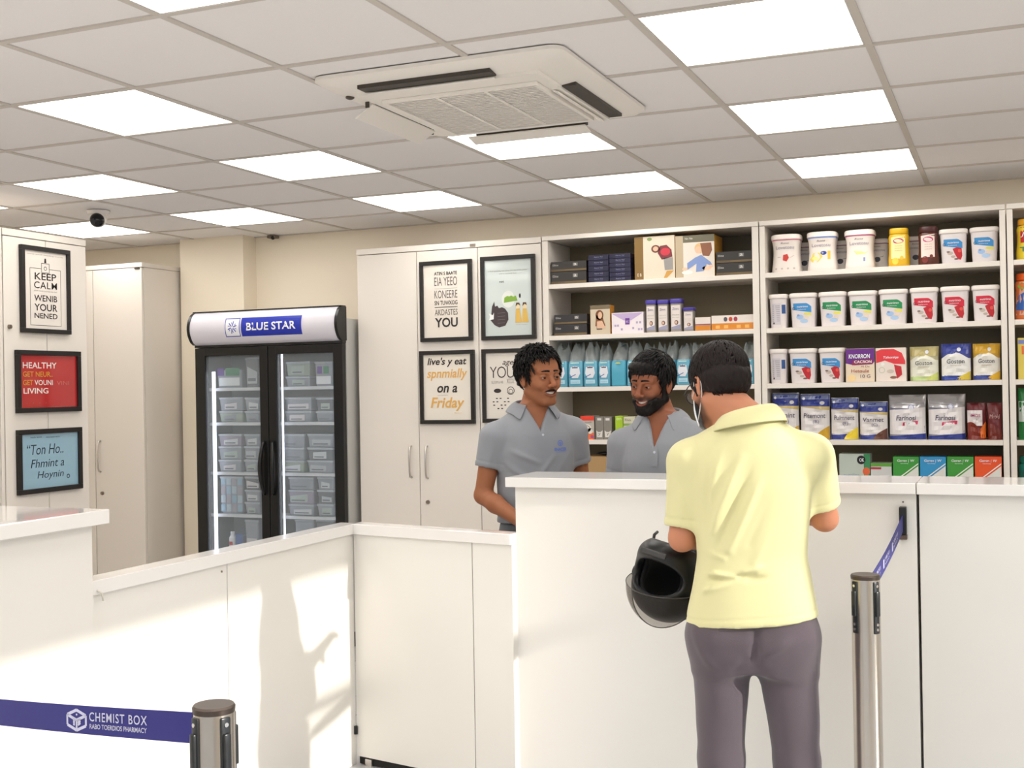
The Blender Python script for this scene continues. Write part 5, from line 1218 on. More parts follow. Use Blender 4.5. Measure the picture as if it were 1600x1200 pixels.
# ================================================================== people
M_skin = skin_mat('skin'); M_eye = mat('eye_white', (168, 156, 148), .15, spec=.6); M_iris = mat('iris', (36, 22, 16), .1, spec=.7)
M_teeth = mat('teeth', (236, 228, 216), .25); M_hair = hair_mat('dark_hair', (17, 13, 13)); M_beard = hair_mat('beard_hair', (18, 13, 12))
M_hairb = hair_mat('brown_black_hair', (27, 18, 18))
def person(name, label, x, y, rz, J, shirt, skin, hair, opts):
    t = thing(name, label, 'person', (x, y, 0), rz)
    hs = J['head_scale']; hc = Vector(J['head']); yaw, pit, rol = J['head_rot']
    Rh = Matrix.Rotation(yaw, 3, 'Z') @ Matrix.Rotation(rol, 3, 'Y') @ Matrix.Rotation(pit, 3, 'X')   # pit>0 looks down? face is -y
    Rn = np.array(Rh)
    H2B = lambda V: (V*hs) @ Rn.T+np.array(hc)
    # ---- body volume
    R_ = .135*hs
    xs = axis(-.36, .36, hc.x-.10*hs, hc.x+.10*hs, .0025, .0048); ys = axis(-.50, .22, hc.y-R_, hc.y+R_, .0027, .0048); zs = axis(-.004, J['head'][2]-.17*hs, 1.0, 1.0, .0048, .012)
    zs = list(np.arange(-.006, .92, .012))+list(np.arange(.92, hc.z-.15*hs, .0048))+list(np.arange(hc.z-.15*hs, hc.z+.16*hs, .0026))
    B = Vol(xs, ys, zs)
    # head block evaluated in its own frame, then laid into the body volume
    class HV(Vol):
        def __init__(s): pass
    sl = B._sl((hc.x-.11*hs, hc.y-.145*hs, hc.z-.15*hs), (hc.x+.11*hs, hc.y+.145*hs, hc.z+.16*hs))
    X = B.a[0][sl[0]][:, None, None]-hc.x; Y = B.a[1][sl[1]][None, :, None]-hc.y; Z = B.a[2][sl[2]][None, None, :]-hc.z
    HX, HY, HZ = [((Rn[0][i]*X+Rn[1][i]*Y+Rn[2][i]*Z)/hs).astype(np.float32) for i in range(3)]
    hv = HV(); hv.D = np.full(HX.shape, .25, np.float32)
    def hop(f, lo, hi, k=.01, sub=False):
        m = (HX > lo[0]) & (HX < hi[0]) & (HY > lo[1]) & (HY < hi[1]) & (HZ > lo[2]) & (HZ < hi[2])
        if not m.any(): return
        d = f(HX[m], HY[m], HZ[m]); D = hv.D[m]
        if sub: d = -d; h = np.maximum(k-np.abs(D-d), 0)/k; hv.D[m] = np.maximum(D, d)+h*h*k/4
        else: h = np.maximum(k-np.abs(D-d), 0)/k; hv.D[m] = np.minimum(D, d)-h*h*k/4
    hv.op = hop
    head_ops(hv, opts.get('smile', True), slim=opts.get('slim', 1))
    B.D[sl] = np.minimum(B.D[sl], hv.D*hs)
    nb = Vector(J['neck'])
    nt_ = hc+Rh @ Vector((0, .022, -.055))*hs
    B.cone(nb, nt_, J.get('neck_r', .062), J.get('neck_r', .062)*.93, .022)
    jw = hc+Rh @ Vector((0, -.02, -.075))*hs; B.cone(nb+Vector((0, -.03, .01)), jw, .045, .036, .03)
    B.loft([(.80, .150, .100, 0, .0), (.90, .160, .110, 0, .005), (1.02, .145, .100, 0, 0), (1.12, .142, .098, 0, -.002), (1.26, .160, .108, 0, -.002), (1.36, .165, .105, 0, 0), (nb.z-.02, .10, .072, 0, .008), (nb.z+.02, .06, .06, nb.x*.5, nb.y)], .03)
    for s, a in ((1, 'L'), (-1, 'R')):
        sh, el, wr, hd = [Vector(q) for q in J[a]]
        B.cone((s*.06, .005, nb.z-.035), sh, .045, .05, .03); B.cone(sh, el, .051, .039, .02)
        mid = el.lerp(wr, .35); B.cone(el, mid, .040, .040, .015); B.cone(mid, wr, .040, .027, .015)
        hand_ops(B, wr, hd, J.get('palm', (0, 0, -1)), -s, .55, 1.0)
        hip = Vector((s*.092, 0, .86)); kn = Vector((s*.105, -.012, .47)); an = Vector((s*.11, .012, .08))
        B.cone(hip, kn, .070, .042, .03); B.cone(kn, an, .042, .034, .02)
    V, F = B.mesh()
    # tint of the skin
    P = (V-np.array(hc)) @ Rn/hs
    sk = np.array(hexlin(skin)); C = np.tile(sk, (len(V), 1))
    C = lerp_col(C, blob(P, (0, -.11, -.03), (.03, .03, .02))*.25, np.array(hexlin(skin))*np.array([1.12, .95, .88]))
    if opts.get('face', True):
        for s in (-1, 1): C = lerp_col(C, blob(P, (s*.031, -.085, .004), (.022, .02, .014))*.35, sk*.55)
        q = np.abs(P[:, 0])/.026; zc = -.0655+.006*q*q; lip = np.exp(-((P[:, 2]-zc)/.0115)**4)*(q < 1.05)*(P[:, 1] < -.072); C = lerp_col(C, lip*.75, hexlin((138, 74, 66)))
    if opts.get('beard'):
        bm_ = 1/(1+np.exp((P[:, 2]+.036)/.004))/(1+np.exp((P[:, 1]-.004+.35*np.maximum(0, -.07-P[:, 2])*2)/.004))/(1+np.exp((-.112-P[:, 2])/.004))
        q = np.abs(P[:, 0])/.024; lipm = np.exp(-((P[:, 2]+.0665-.006*q*q)/.011)**4)*(q < 1)
        C = lerp_col(C, bm_*(1-lipm)*opts['beard'], hexlin((40, 28, 24)))
    if opts.get('stubble'):
        bm_ = np.exp(-(np.maximum(0, P[:, 2]+.05)/.02)**2)*(P[:, 1] < 0)*(P[:, 2] > -.125); C = lerp_col(C, bm_*opts['stubble'], sk*.5)
    body, _ = np_mesh('body', V, F, M_skin, t, C, iters=1)
    # frame for head pieces
    hf = Matrix.Translation(hc) @ Rh.to_4x4() @ Matrix.Diagonal((hs, hs, hs, 1))
    def part(o): o.data.transform(hf); return o
    if opts.get('face', True):
        gz = opts.get('gaze', (0, 0))
        for s in (-1, 1):
            m = MB(); m.sphere((s*.031, -.0745, .003), .0123, seg=24); e_ = part(m.build('eye', M_eye, t, True))
            gd = Vector((gz[0], -1, gz[1])).normalized(); c0 = Vector((s*.031, -.0745, .003))
            m = MB(); m.cyl(c0+gd*.0100, c0+gd*.01245, .0070, .0062, 20); i_ = part(m.build('iris', M_iris, e_)); 
            m = MB()
            for k in range(4):
                a0, a1 = k/4, (k+1)/4; f = lambda a: (s*(.010+.040*a), -.0965+.024*a*a+.002*(1-a), .0265+.0045*math.sin(math.pi*(a*.8+.15))-.002*a)
                m.tube([f(a0), f((a0+a1)/2), f(a1)], [.0046*(1-.5*a0), .0046*(1-.5*(a0+a1)/2), .0046*(1-.55*a1)], 8)
            part(m.build('eyebrow', M_hair, t, True))
        if opts.get('smile', True):
            m = MB(); rings = []
            for i in range(13):
                x = -.0245+.049*i/12; q = abs(x)/.027; yv = -.0908+.018*q*q; zc = -.065+.0095*q*q; hh = .0056*(1-q*q)+.0022
                rings.append([(x, yv, zc-hh*.5), (x, yv-.0008, zc+hh*.4), (x, yv, zc+hh), (x, yv+.004, zc+hh), (x, yv+.004, zc-hh*.5)])
            m.loft(rings); part(m.build('teeth', M_teeth, t, True))
    # ---- hair
    hv2 = Vol(np.arange(-.125, .126, .003), np.arange(-.15, .15, .003), np.arange(-.13, .165, .003)); hair(hv2)
    V, F = hv2.mesh(); N = vnormals(V, F)
    d = np.array([noise.noise(Vector((v[0]*90, v[1]*90, v[2]*45))) for v in V]); V = V+N*(d*.0022)[:, None]
    h_o, _ = np_mesh('hair', V*hs @ Rn.T+np.array(hc), F, opts.get('hairmat', M_hair), t, iters=0)
    if opts.get('locks'):
        lm = opts['locks'](); 
        lm.bm.transform(hf); join_mesh(h_o, lm)
    if opts.get('beard') and not opts.get('flat_beard'):
        bv = Vol(np.arange(-.1, .1, .0028), np.arange(-.14, .06, .0028), np.arange(-.14, .03, .0028)); beard_ops(bv)
        V, F = bv.mesh(); N = vnormals(V, F); d = np.array([noise.noise(Vector((v[0]*200, v[1]*200, v[2]*120))) for v in V]); V = V+N*(d*.0016)[:, None]
        np_mesh('beard', V*hs @ Rn.T+np.array(hc), F, M_beard, t, iters=0)
    elif opts.get('moustache'):
        m = MB()
        for s in (-1, 1):
            pts = [(s*(.002+.027*a), -.0995+.020*a*a, -.0510-.002*a-.005*a*a) for a in [i/6 for i in range(7)]]
            m.tube(pts, [.0036, .0042, .0042, .0038, .0032, .0024, .0012], 8)
        part(m.build('moustache', M_beard, t, True))
    # ---- shirt
    sm_, srows, hem, tilt = shirt['mat'], shirt['rows'], shirt['hem'], shirt.get('tilt', 0)
    G = .0052
    Sv = Vol(np.arange(-.36, .36, G), np.arange(-.26, .24, G), np.arange(hem-.06, nb.z+.09, G))
    Sv.loft(srows, .012, zlo=hem, tilt=tilt, e=shirt.get('e', 2.3))
    for s, a in ((1, 'L'), (-1, 'R')):
        sh, el, wr, hd = [Vector(q) for q in J[a]]; f = shirt['sleeve'][a]; r0, r1 = shirt.get('sr', (.066, .064))
        Sv.cone((s*.05, .008, nb.z-.028), sh+Vector((-s*.012, 0, .0)), .048, .062, .03); end = sh.lerp(el, f)
        ext = sh.lerp(el, f+.15); Sv.cone(sh, ext, r0, r1, .03, cut=f/(f+.15))
    for s, a in ((1, 'L'), (-1, 'R')):
        sh, el, wr, hd = [Vector(q) for q in J[a]]; f = shirt['sleeve'][a]; d_ = (el-sh).normalized(); r1 = shirt.get('sr', (.066, .064))[1]
        Sv.cone(sh.lerp(el, f)-d_*.012, sh.lerp(el, f)+d_*.04, r1-.0075, r1-.003, .003, True)
    Sv.cone(nb+Vector((0, 0, -.012)), nb+(nt_-nb).normalized()*.25, shirt.get('hole', .066), shirt.get('hole', .066)+.02, .004, True)
    if shirt.get('vee'):
        z0 = shirt['vee']; wv = shirt.get('veew', .036); zt = nb.z+.02
        def fv(X, Y, Z): return np.maximum(np.maximum(np.abs(X-.0)-np.clip((Z-z0)/(zt-z0), 0, 1.5)*wv, z0-Z), Y+.02)+0*X
        Sv.op(fv, (-.1, -.26, z0-.03), (.1, 0, zt+.08), .003, True)
    V, F = Sv.mesh()
    N = vnormals(V, F)
    for _ in range(2):
        A = np.zeros_like(V); n = np.zeros(len(V))
        for i, j in ((0, 1), (1, 2), (2, 3), (3, 0)):
            np.add.at(A, F[:, i], V[F[:, j]]); np.add.at(A, F[:, j], V[F[:, i]]); np.add.at(n, F[:, i], 1); np.add.at(n, F[:, j], 1)
        V = V*.4+.6*A/n[:, None]
    N = vnormals(V, F); V = fold(V, N, shirt.get('folds', []))
    # sleeve and hem seams
    for s, a in ((1, 'L'), (-1, 'R')):
        sh, el, wr, hd = [Vector(q) for q in J[a]]; f = shirt['sleeve'][a]; d_ = np.array((el-sh).normalized()); e0 = np.array(sh.lerp(el, f))
        tt_ = (V-e0) @ d_; rr2 = np.linalg.norm(V-e0-tt_[:, None]*d_, axis=1)
        V += N*(np.where(rr2 < .09, 1, 0)*(-.0022*np.exp(-((tt_+.026)/.0035)**2)+.0016*np.exp(-((tt_+.010)/.012)**2)))[:, None]
    zz_ = V[:, 2]-(hem+tilt*V[:, 0]); V += N*(-.0016*np.exp(-((zz_-.024)/.0035)**2))[:, None]
    big = np.array([noise.noise(Vector((v[0]*9, v[1]*9, v[2]*6))) for v in V]); V += N*(big*shirt.get('rumple', .004))[:, None]
    so, V = np_mesh('polo_shirt', V, F, sm_, t, iters=0)
    from mathutils.bvhtree import BVHTree
    bvh = BVHTree.FromPolygons([tuple(v) for v in V], [tuple(f) for f in F])
    # ---- collar
    cr, cb = shirt['collar'], MB(); prof_rings = []
    nphi = 44; a0, a1 = cr['a0'], 2*math.pi-cr['a0']      # angle from the front (-y)
    for i in range(nphi+1):
        ph = a0+(a1-a0)*i/nphi; back = (1-math.cos(ph))/2; c = nb+Vector((0, 0, 0)); dx, dy = math.sin(ph), -math.cos(ph)
        edge = min(i, nphi-i)/nphi; pt = math.exp(-(edge/.07)**2)
        rb = cr['r']; zb = cr['zf']+(cr['zb']-cr['zf'])*back**.8
        st = cr.get('stand', .026)
        zb -= cr.get('tilt', 0)*dx*rb; base = Vector((c.x+dx*rb, c.y+dy*rb*.98, zb)); top = Vector((c.x+dx*(rb-.004), c.y+dy*(rb-.004)*.98, zb+st))
        topo = Vector((c.x+dx*(rb+.004), c.y+dy*(rb+.004)*.98, zb+st+.001))
        dr = cr.get('drop', .046)+cr.get('point', .026)*pt; fl = cr.get('flare', .030)
        low = Vector((c.x+dx*(rb+fl)+(-math.copysign(1, dx)*-.012*pt), c.y+dy*(rb+fl)*.98, zb+st-dr))
        mid = topo.lerp(low, .5)+Vector((dx*.006, dy*.006, .002))
        prof_rings.append([base, top, topo, mid, low])
    vs = [[cb.bm.verts.new(p) for p in r] for r in prof_rings]
    for i in range(nphi):
        for k in range(4): cb.bm.faces.new((vs[i][k], vs[i+1][k], vs[i+1][k+1], vs[i][k+1]))
    co = cb.build('collar', sm_, so, True); md = co.modifiers.new('thick', 'SOLIDIFY'); md.thickness = .0034; md.offset = 0; sb_ = co.modifiers.new('sub', 'SUBSURF'); sb_.levels = 1; sb_.render_levels = 1
    return t, so, bvh, hf, nb

def beard_ops(v):
    for s in (-1, 1):
        v.cone((s*.0555, .004, -.058), (s*.022, -.066, -.101), .0225, .0195, .022); v.cone((s*.0655, -.010, -.010), (s*.0580, -.004, -.055), .009, .017, .012)
        v.ell((s*.040, -.052, -.062), (.022, .026, .022), .02)
    v.ell((0, -.060, -.060), (.0375, .0375, .034), .022); v.ell((0, -.070, -.101), (.026, .0235, .0215), .02); v.ell((0, -.028, -.085), (.044, .042, .030), .02)
    # openings: lips, cheeks, nose, eyes, neck
    for i in range(7):
        x = -.022+.044*i/6; q = abs(x)/.024; v.ell((x, -.100+.018*q*q, -.0665+.006*q*q), (.0065, .02, .0112*(1-.5*q*q)), .004, True)
    for s in (-1, 1): v.ell((s*.040, -.085, -.026), (.026, .040, .024), .008, True)
    v.ell((0, -.10, -.028), (.022, .035, .0195), .006, True)
    v.ell((0, -.02, -.035), (.058, .058, .058), .01, True); v.cone((0, .03, -.16), (0, .01, -.08), .058, .05, .01, True)

def hair_base(v, front=.0, back=-.055, vol=1.0):
    v.ell((0, .016, .040), (.0800*vol, .1010*vol, .0880*vol)); v.ell((0, .030, .0), (.0785, .088, .070), .02)
    for s in (-1, 1): v.cone((s*.0735, -.018, .03), (s*.0700, -.016, -.012), .011, .006, .01)
def hair_cut(v, fz, back=-.055):
    # face opening, ears, nape
    v.ell((0, -.125, fz-.062), (.068, .092, .066), .008, True); v.ell((0, -.095, -.055), (.073, .080, .062), .008, True)
    for s in (-1, 1): v.ell((s*.092, .012, -.008), (.026, .0205, .034), .005, True); v.ell((s*.07, -.03, -.075), (.04, .05, .06), .006, True)
    def f(X, Y, Z): return Z-np.minimum(back+.45*np.maximum(0, .085-Y), -.016)+0*X
    v.op(f, (-.13, -.16, -.14), (.13, .16, .06), .01, True)
GREY = mat('grey_pique', (142, 144, 150), .85, spec=.2, bump=.25, bscale=700, sheen=.2)
YEL = mat('yellow_pique', (216, 210, 160), .8, spec=.25, bump=.2, bscale=700, sheen=.2)
def trousers(t, J, rgb, hem_, name='trousers', folds=(), wz=.97, legs=None, mname='trouser_cloth'):
    g = .0075; v = Vol(np.arange(-.27, .27, g), np.arange(-.2, .2, g), np.arange(.02, wz+.03, g))
    v.loft([(.74, .160, .100, 0, .006), (.78, .176, .114, 0, .008), (.84, .183, .124, 0, .012), (.92, .170, .120, 0, .004), (wz, .160, .112, 0, 0)], .01, e=2.2)
    for s in (1, -1):
        hip, kn, an = legs[s] if legs else ((s*.094, .008, .83), (s*.108, .0, .47), (s*.112, .012, .10))
        v.cone(hip, kn, .092, .069, .045); v.cone(kn, an, .070, .058, .02); e_ = (an[0], an[1], .05); v.cone(an, e_, .058, .060, .01)
        v.ell((s*.085, .062, .85), (.085, .062, .09), .06)
    v.op(lambda X, Y, Z: Z-.045+0*X+0*Y, (-.3, -.3, -.1), (.3, .3, .12), .004, True)
    V, F = v.mesh(); N = vnormals(V, F); V = fold(V, N, folds); big = np.array([noise.noise(Vector((q[0]*12, q[1]*12, q[2]*7))) for q in V]); V += N*(big*.005)[:, None]
    o, V = np_mesh(name, V, F, mat(mname, rgb, .85, spec=.2, bump=.3, bscale=500, sheen=.25, var=.04), t, iters=2)
    for s in (1, -1):
        hip, kn, an = legs[s] if legs else ((s*.094, .008, .83), (s*.108, .0, .47), (s*.112, .012, .10))
        m = MB(); x, y = an[0], an[1]
        rings = []
        for k in range(11):
            q = k/10; yy = y+.085-.27*q; w_ = .036+.012*math.sin(math.pi*q); h = .075-.035*q if q < .6 else .054-.05*(q-.6)
            if k in (0, 10): w_ *= .6; h *= .7
            rings.append([(x+w_*math.cos(a)*1.0, yy, .004+max(0, h*.5+h*.5*math.sin(a))) for a in [2*math.pi*j/14 for j in range(14)]])
        m.loft(rings); m.build('shoe', mat('shoe_black', (34, 30, 30), .45), t, True)
    return o
def shirt_decal(t, bvh, off=.0012):
    def fn(u, v, l):
        h = bvh.ray_cast(Vector((u, -.5, v)), Vector((0, 1, 0)))
        return (u, (h[0].y if h[0] is not None else -.12)-off-l, v)
    return Decal(fn)
def logo(t, so, bvh, x, z):
    c = mcol((88, 116, 196), .7); D = shirt_decal(t, bvh); D.ring(x, z+.028, .0135, .003, c, 14)
    D.line((x-.007, z+.03), (x, z+.02), .003, c).line((x, z+.02), (x+.007, z+.03), .003, c).disc(x, z+.03, .003, c)
    D.text('ENACER', x, z-.006, .060, .014, c, bold=.03).text('PHARMACY', x+.002, z-.013, .05, .004, c)
    return D.build('logo', so)
def placket(t, so, bvh, z0, z1, w_=.030):
    D = shirt_decal(t, bvh, .0015); D.band(-w_/2+.004, w_/2+.004, z0, z1, GREY, 4, 8, lift=.0025)
    o = D.build('placket', so)
    return o
def button(t, so, bvh, x, z):
    h = bvh.ray_cast(Vector((x, -.5, z)), Vector((0, 1, 0))); y = (h[0].y if h[0] is not None else -.12)
    m = MB(); m.cyl((x, y-.0015, z), (x, y-.005, z), .0052, n=14); m.build('button', mat('button_grey', (190, 196, 204), .3), so)

# ---------------- man with the moustache
def hair1(v):
    hair_base(v); hair_cut(v, .040, -.05)
def keep_gen(fz, back, hz=.088):
    def k(p):
        if abs(p.x) > .06 and -.018 < p.y < .038 and p.z < .026: return False
        thr = min(back+.45*max(0, .085-p.y), -.016)+.006
        if p.z < thr: return False
        if ((p.x/.072)**2+((p.y+.125)/.098)**2+((p.z-fz+.062)/.072)**2) < 1: return False
        if p.y < -.03 and p.z < .050: return False
        if p.y < -.045 and p.z < hz: return False
        return True
    return k
rz = math.radians(38)
J1 = dict(head=(.020, -.035, 1.647), head_rot=(math.radians(15), math.radians(3), math.radians(-3)), head_scale=1.05, neck=(0, .015, 1.500), neck_r=.060,
    L=((.186, .0, 1.395), (.238, .045, 1.135), (.17, -.18, 1.05), (-.35, -.8, -.1)), R=((-.188, .0, 1.382), (-.238, .010, 1.125), (-.135, -.215, 1.03), (.35, -.8, -.1)))
sh1 = dict(mat=GREY, rows=[(.97, .176, .128, 0, 0), (1.08, .168, .124, 0, 0), (1.2, .172, .125, 0, 0), (1.31, .184, .126, 0, 0), (1.39, .176, .117, 0, .002), (1.43, .150, .104, 0, .004), (1.47, .112, .092, 0, .006), (1.505, .084, .082, 0, .01), (1.525, .07, .07, 0, .012)],
    hem=1.0, sleeve={'L': .54, 'R': .52}, sr=(.064, .058), vee=1.405, veew=.052, hole=.066, collar=dict(a0=.62, r=.076, zf=1.492, zb=1.520, stand=.026, drop=.044, point=.022, flare=.048),
    folds=[((-.15, -.1, 1.33), (-.02, -.13, 1.27), .012, .008), ((-.16, -.08, 1.27), (-.03, -.13, 1.17), .013, .008), ((.06, -.13, 1.30), (-.04, -.13, 1.18), .012, .006), ((.15, -.09, 1.33), (.05, -.13, 1.2), .012, .003), ((-.13, -.1, 1.12), (.05, -.13, 1.07), .013, .004), ((-.10, -.1, 1.05), (.08, -.13, 1.10), .012, -.004), ((-.2, -.05, 1.36), (-.22, -.05, 1.27), .012, .003), ((.2, -.05, 1.38), (.23, -.04, 1.29), .012, .003), ((-.04, -.12, 1.38), (-.12, -.11, 1.42), .01, .003)])
t, so, bvh, hf, nb = person('person', 'smiling man with a moustache in a grey polo shirt, leftmost behind the counter', -1.975, 4.95, rz, J1, sh1, (158, 100, 68), hair1,
    dict(moustache=True, stubble=.28, gaze=(.3, 0), slim=1.06, locks=lambda: locks(None, 900, keep_gen(.040, -.05), 3, crown=(.01, .04, .130), L=.040, lift=.014, r0=.0038, rad=(.0825, .104, .098))))
placket(t, so, bvh, 1.33, 1.405); button(t, so, bvh, .006, 1.392); logo(t, so, bvh, .088, 1.325)
trousers(t, J1, (96, 100, 106), .9, wz=1.0, mname='grey_trouser_cloth')

# ---------------- man with the beard
def hair2(v):
    hair_base(v, vol=1.03); hair_cut(v, .034, -.045)
    v.ell((-.010, -.060, .082), (.060, .036, .026), .03)
J2 = dict(head=(-.032, -.045, 1.606), head_rot=(math.radians(-11), math.radians(9), math.radians(3)), head_scale=.995, neck=(-.01, .015, 1.465), neck_r=.060,
    L=((.184, .0, 1.365), (.235, .03, 1.10), (.15, -.13, 1.02), (-.7, -.3, -.3)), R=((-.184, .0, 1.352), (-.222, .02, 1.10), (-.13, -.13, 1.03), (.7, -.3, -.3)))
sh2 = dict(mat=GREY, rows=[(.94, .174, .128, 0, 0), (1.05, .166, .124, 0, 0), (1.17, .170, .125, 0, 0), (1.28, .182, .126, 0, 0), (1.36, .174, .117, 0, .002), (1.40, .148, .104, -.003, .004), (1.44, .110, .092, -.006, .006), (1.47, .084, .082, -.008, .01), (1.49, .07, .07, -.01, .012)],
    hem=.97, sleeve={'L': .55, 'R': .53}, sr=(.064, .058), vee=1.340, veew=.050, hole=.067, collar=dict(a0=.60, r=.077, zf=1.445, zb=1.480, stand=.026, drop=.044, point=.024, flare=.048),
    folds=[((-.14, -.1, 1.34), (-.10, -.12, 1.2), .012, .004), ((-.10, -.12, 1.35), (-.06, -.13, 1.2), .012, .003), ((.12, -.1, 1.33), (.06, -.13, 1.2), .012, .003), ((-.19, -.06, 1.33), (-.22, -.05, 1.22), .012, .003)])
t, so, bvh, hf, nb = person('person', 'man with a full black beard in a grey polo shirt, middle, behind the counter', -1.352, 4.86, math.radians(-4), J2, sh2, (140, 84, 58), hair2,
    dict(beard=.85, gaze=(-.3, -.3), slim=.96, locks=lambda: locks(None, 900, keep_gen(.034, -.045, .080), 5, crown=(.04, .05, .126), L=.042, lift=.006, r0=.0038, rad=(.086, .111, .103))))
placket(t, so, bvh, 1.265, 1.34); button(t, so, bvh, .004, 1.325); logo(t, so, bvh, .088, 1.30)
trousers(t, J2, (70, 72, 80), .9, wz=.97, mname='dark_trouser_cloth')

# ---------------- customer seen from behind
def hair3(v):
    hair_base(v, vol=1.01); hair_cut(v, .036, -.068)
    v.ell((0, .052, -.002), (.067, .058, .070), .03); 
    for s in (-1, 1): v.ell((s*.092, .012, -.008), (.024, .0195, .032), .005, True); v.cone((s*.073, -.02, .02), (s*.068, -.018, -.03), .0085, .007, .008)
    v.op(lambda X, Y, Z: Z-np.minimum(-.066+.5*np.maximum(0, .075-Y), -.03)+0*X, (-.13, -.02, -.14), (.13, .16, .06), .012, True)
def nape(keep):
    a = locks(None, 1300, keep, 9, crown=(-.015, .055, .122), L=.045, lift=.003, r0=.0034, rad=(.0825, .1045, .091))
    b = locks(None, 700, lambda p: p.y > .045 and -.055 < p.z < .04, 10, crown=(0, .08, .2), L=.03, lift=.001, r0=.003, rad=(.0685, .0595, .0715), cen=(0, .052, -.002))
    me = bpy.data.meshes.new('x'); b.bm.to_mesh(me); b.bm.free(); a.bm.from_mesh(me); bpy.data.meshes.remove(me); return a
cx_, cy_, crz = -.731, 3.60, math.radians(189)
def cl(x, y, d=.13):
    """a point of the back of the shirt from the photograph, in the customer's own frame"""
    X, Z = at(x, y, cy_-d); dx, dy = X-cx_, -d; c, s_ = math.cos(-crz), math.sin(-crz)
    return (dx*c-dy*s_, dx*s_+dy*c, Z)
J3 = dict(head=(.094, -.050, 1.598), head_rot=(math.radians(34), math.radians(24), math.radians(-4)), head_scale=1.0, neck=(.0, .012, 1.480), neck_r=.060,
    L=((.186, .0, 1.362), (.210, .0, 1.128), (.115, -.215, 1.125), (-.5, -.8, .1)), R=((-.184, .0, 1.382), (-.218, -.085, 1.185), (-.11, -.30, 1.22), (.5, -.8, .1)))
fd = []
for a, b, w_, am in (((1096, 700), (1086, 770), .012, .006), ((1112, 700), (1094, 790), .010, -.004), ((1128, 700), (1100, 800), .011, .005), ((1158, 715), (1112, 830), .015, .007), ((1178, 720), (1124, 850), .012, -.006), ((1198, 730), (1140, 860), .013, .007), ((1222, 745), (1170, 850), .012, -.004), ((1240, 760), (1180, 880), .014, .006), ((1255, 800), (1215, 880), .013, .004),
    ((1092, 893), (1150, 902), .008, .005), ((1100, 906), (1178, 900), .009, -.006), ((1165, 895), (1225, 876), .008, .008), ((1215, 884), (1262, 872), .009, .007), ((1240, 890), (1264, 912), .008, .006), ((1170, 906), (1250, 896), .009, -.006), ((1090, 925), (1140, 915), .009, .004), ((1120, 940), (1165, 968), .006, .003), ((1085, 860), (1130, 872), .012, .004), ((1110, 740), (1090, 850), .014, -.004)):
    fd.append((cl(*a), cl(*b), w_*.95, am*2.2))
fd += [((.215, .05, 1.30), (.20, .06, 1.20), .010, .004), ((.235, .03, 1.28), (.245, .03, 1.20), .010, -.003), ((-.20, .05, 1.33), (-.19, .06, 1.27), .012, .004)]
sh3 = dict(mat=YEL, rows=[(.80, .200, .145, 0, .012), (.90, .197, .142, 0, .010), (1.0, .178, .132, 0, .004), (1.08, .165, .126, 0, 0), (1.18, .172, .126, 0, 0), (1.29, .188, .126, 0, 0), (1.36, .186, .118, 0, .0), (1.41, .160, .108, 0, .004), (1.45, .120, .096, 0, .008), (1.48, .092, .086, 0, .01), (1.505, .075, .076, 0, .012)],
    hem=.888, tilt=-.09, sleeve={'L': .84, 'R': .78}, sr=(.065, .054), hole=.066, e=2.4, rumple=.006, collar=dict(a0=.5, r=.078, zf=1.470, zb=1.500, stand=.032, drop=.052, point=.02, flare=.036, tilt=.22), folds=fd)
t, so, bvh, hf, nb = person('person', 'customer in a pale yellow polo shirt and grey trousers, seen from behind at the counter', cx_, cy_, crz, J3, sh3, (190, 128, 98), hair3,
    dict(smile=False, beard=.8, flat_beard=True, hairmat=M_hairb, locks=lambda: nape(lambda p: keep_gen(.036, -.068)(p) or (p.y > .035 and p.z > -.045), ))) 
legs3 = {1: ((.096, .01, .83), (.103, .0, .46), (.095, .012, .10)), -1: ((-.096, .01, .83), (-.124, .0, .46), (-.125, .012, .10))}
tf = [(cl(1155, 1040), cl(1105, 1130), .016, .006), (cl(1165, 1030), cl(1130, 1080), .014, -.005), (cl(1190, 1030), cl(1240, 1000), .014, .006), (cl(1196, 1045), cl(1245, 1100), .016, .006), (cl(1100, 1090), cl(1140, 1115), .012, .006), (cl(1110, 1110), cl(1160, 1125), .010, -.005), (cl(1230, 1080), cl(1215, 1140), .014, -.005), (cl(1085, 985), cl(1110, 1040), .014, .005), (cl(1180, 985), cl(1180, 1040), .010, -.012), (cl(1120, 1150), cl(1100, 1195), .016, .005), (cl(1250, 1120), cl(1235, 1190), .014, .005)]
trousers(t, J3, (92, 82, 88), .9, folds=[(a, b, w_, am*1.9) for a, b, w_, am in tf], legs=legs3, wz=.98, mname='mauve_grey_jersey')
# spectacles and face mask of the customer
def hp(x, y, z): return hf @ Vector((x, y, z))
m = MB()
for s in (-1, 1):
    m.tube([hp(s*.033+.0235*math.cos(a), -.112+.006*abs(math.cos(a)), .0+.019*math.sin(a)) for a in [2*math.pi*k/28 for k in range(29)]], .0016, 8)
    m.tube([hp(s*.056, -.108, .006), hp(s*.068, -.098, .008), hp(s*.0795, -.05, .010), hp(s*.0815, .0, .012), hp(s*.0805, .022, .004)], .0017, 8)
m.tube([hp(-.010, -.114, .004), hp(0, -.118, .007), hp(.010, -.114, .004)], .0016, 8)
gl = m.build('spectacles', M_blackp, t, True)
for s in (-1, 1):
    m = MB(); m.poly([hp(s*.033+.0225*math.cos(a), -.111+.006*abs(math.cos(a)), .0185*math.sin(a)) for a in [2*math.pi*k/24 for k in range(24)]]); m.build('lens', clear_mat('spectacle_lens', (240, 244, 246), .12, .03), gl)
m = MB(); rings = []
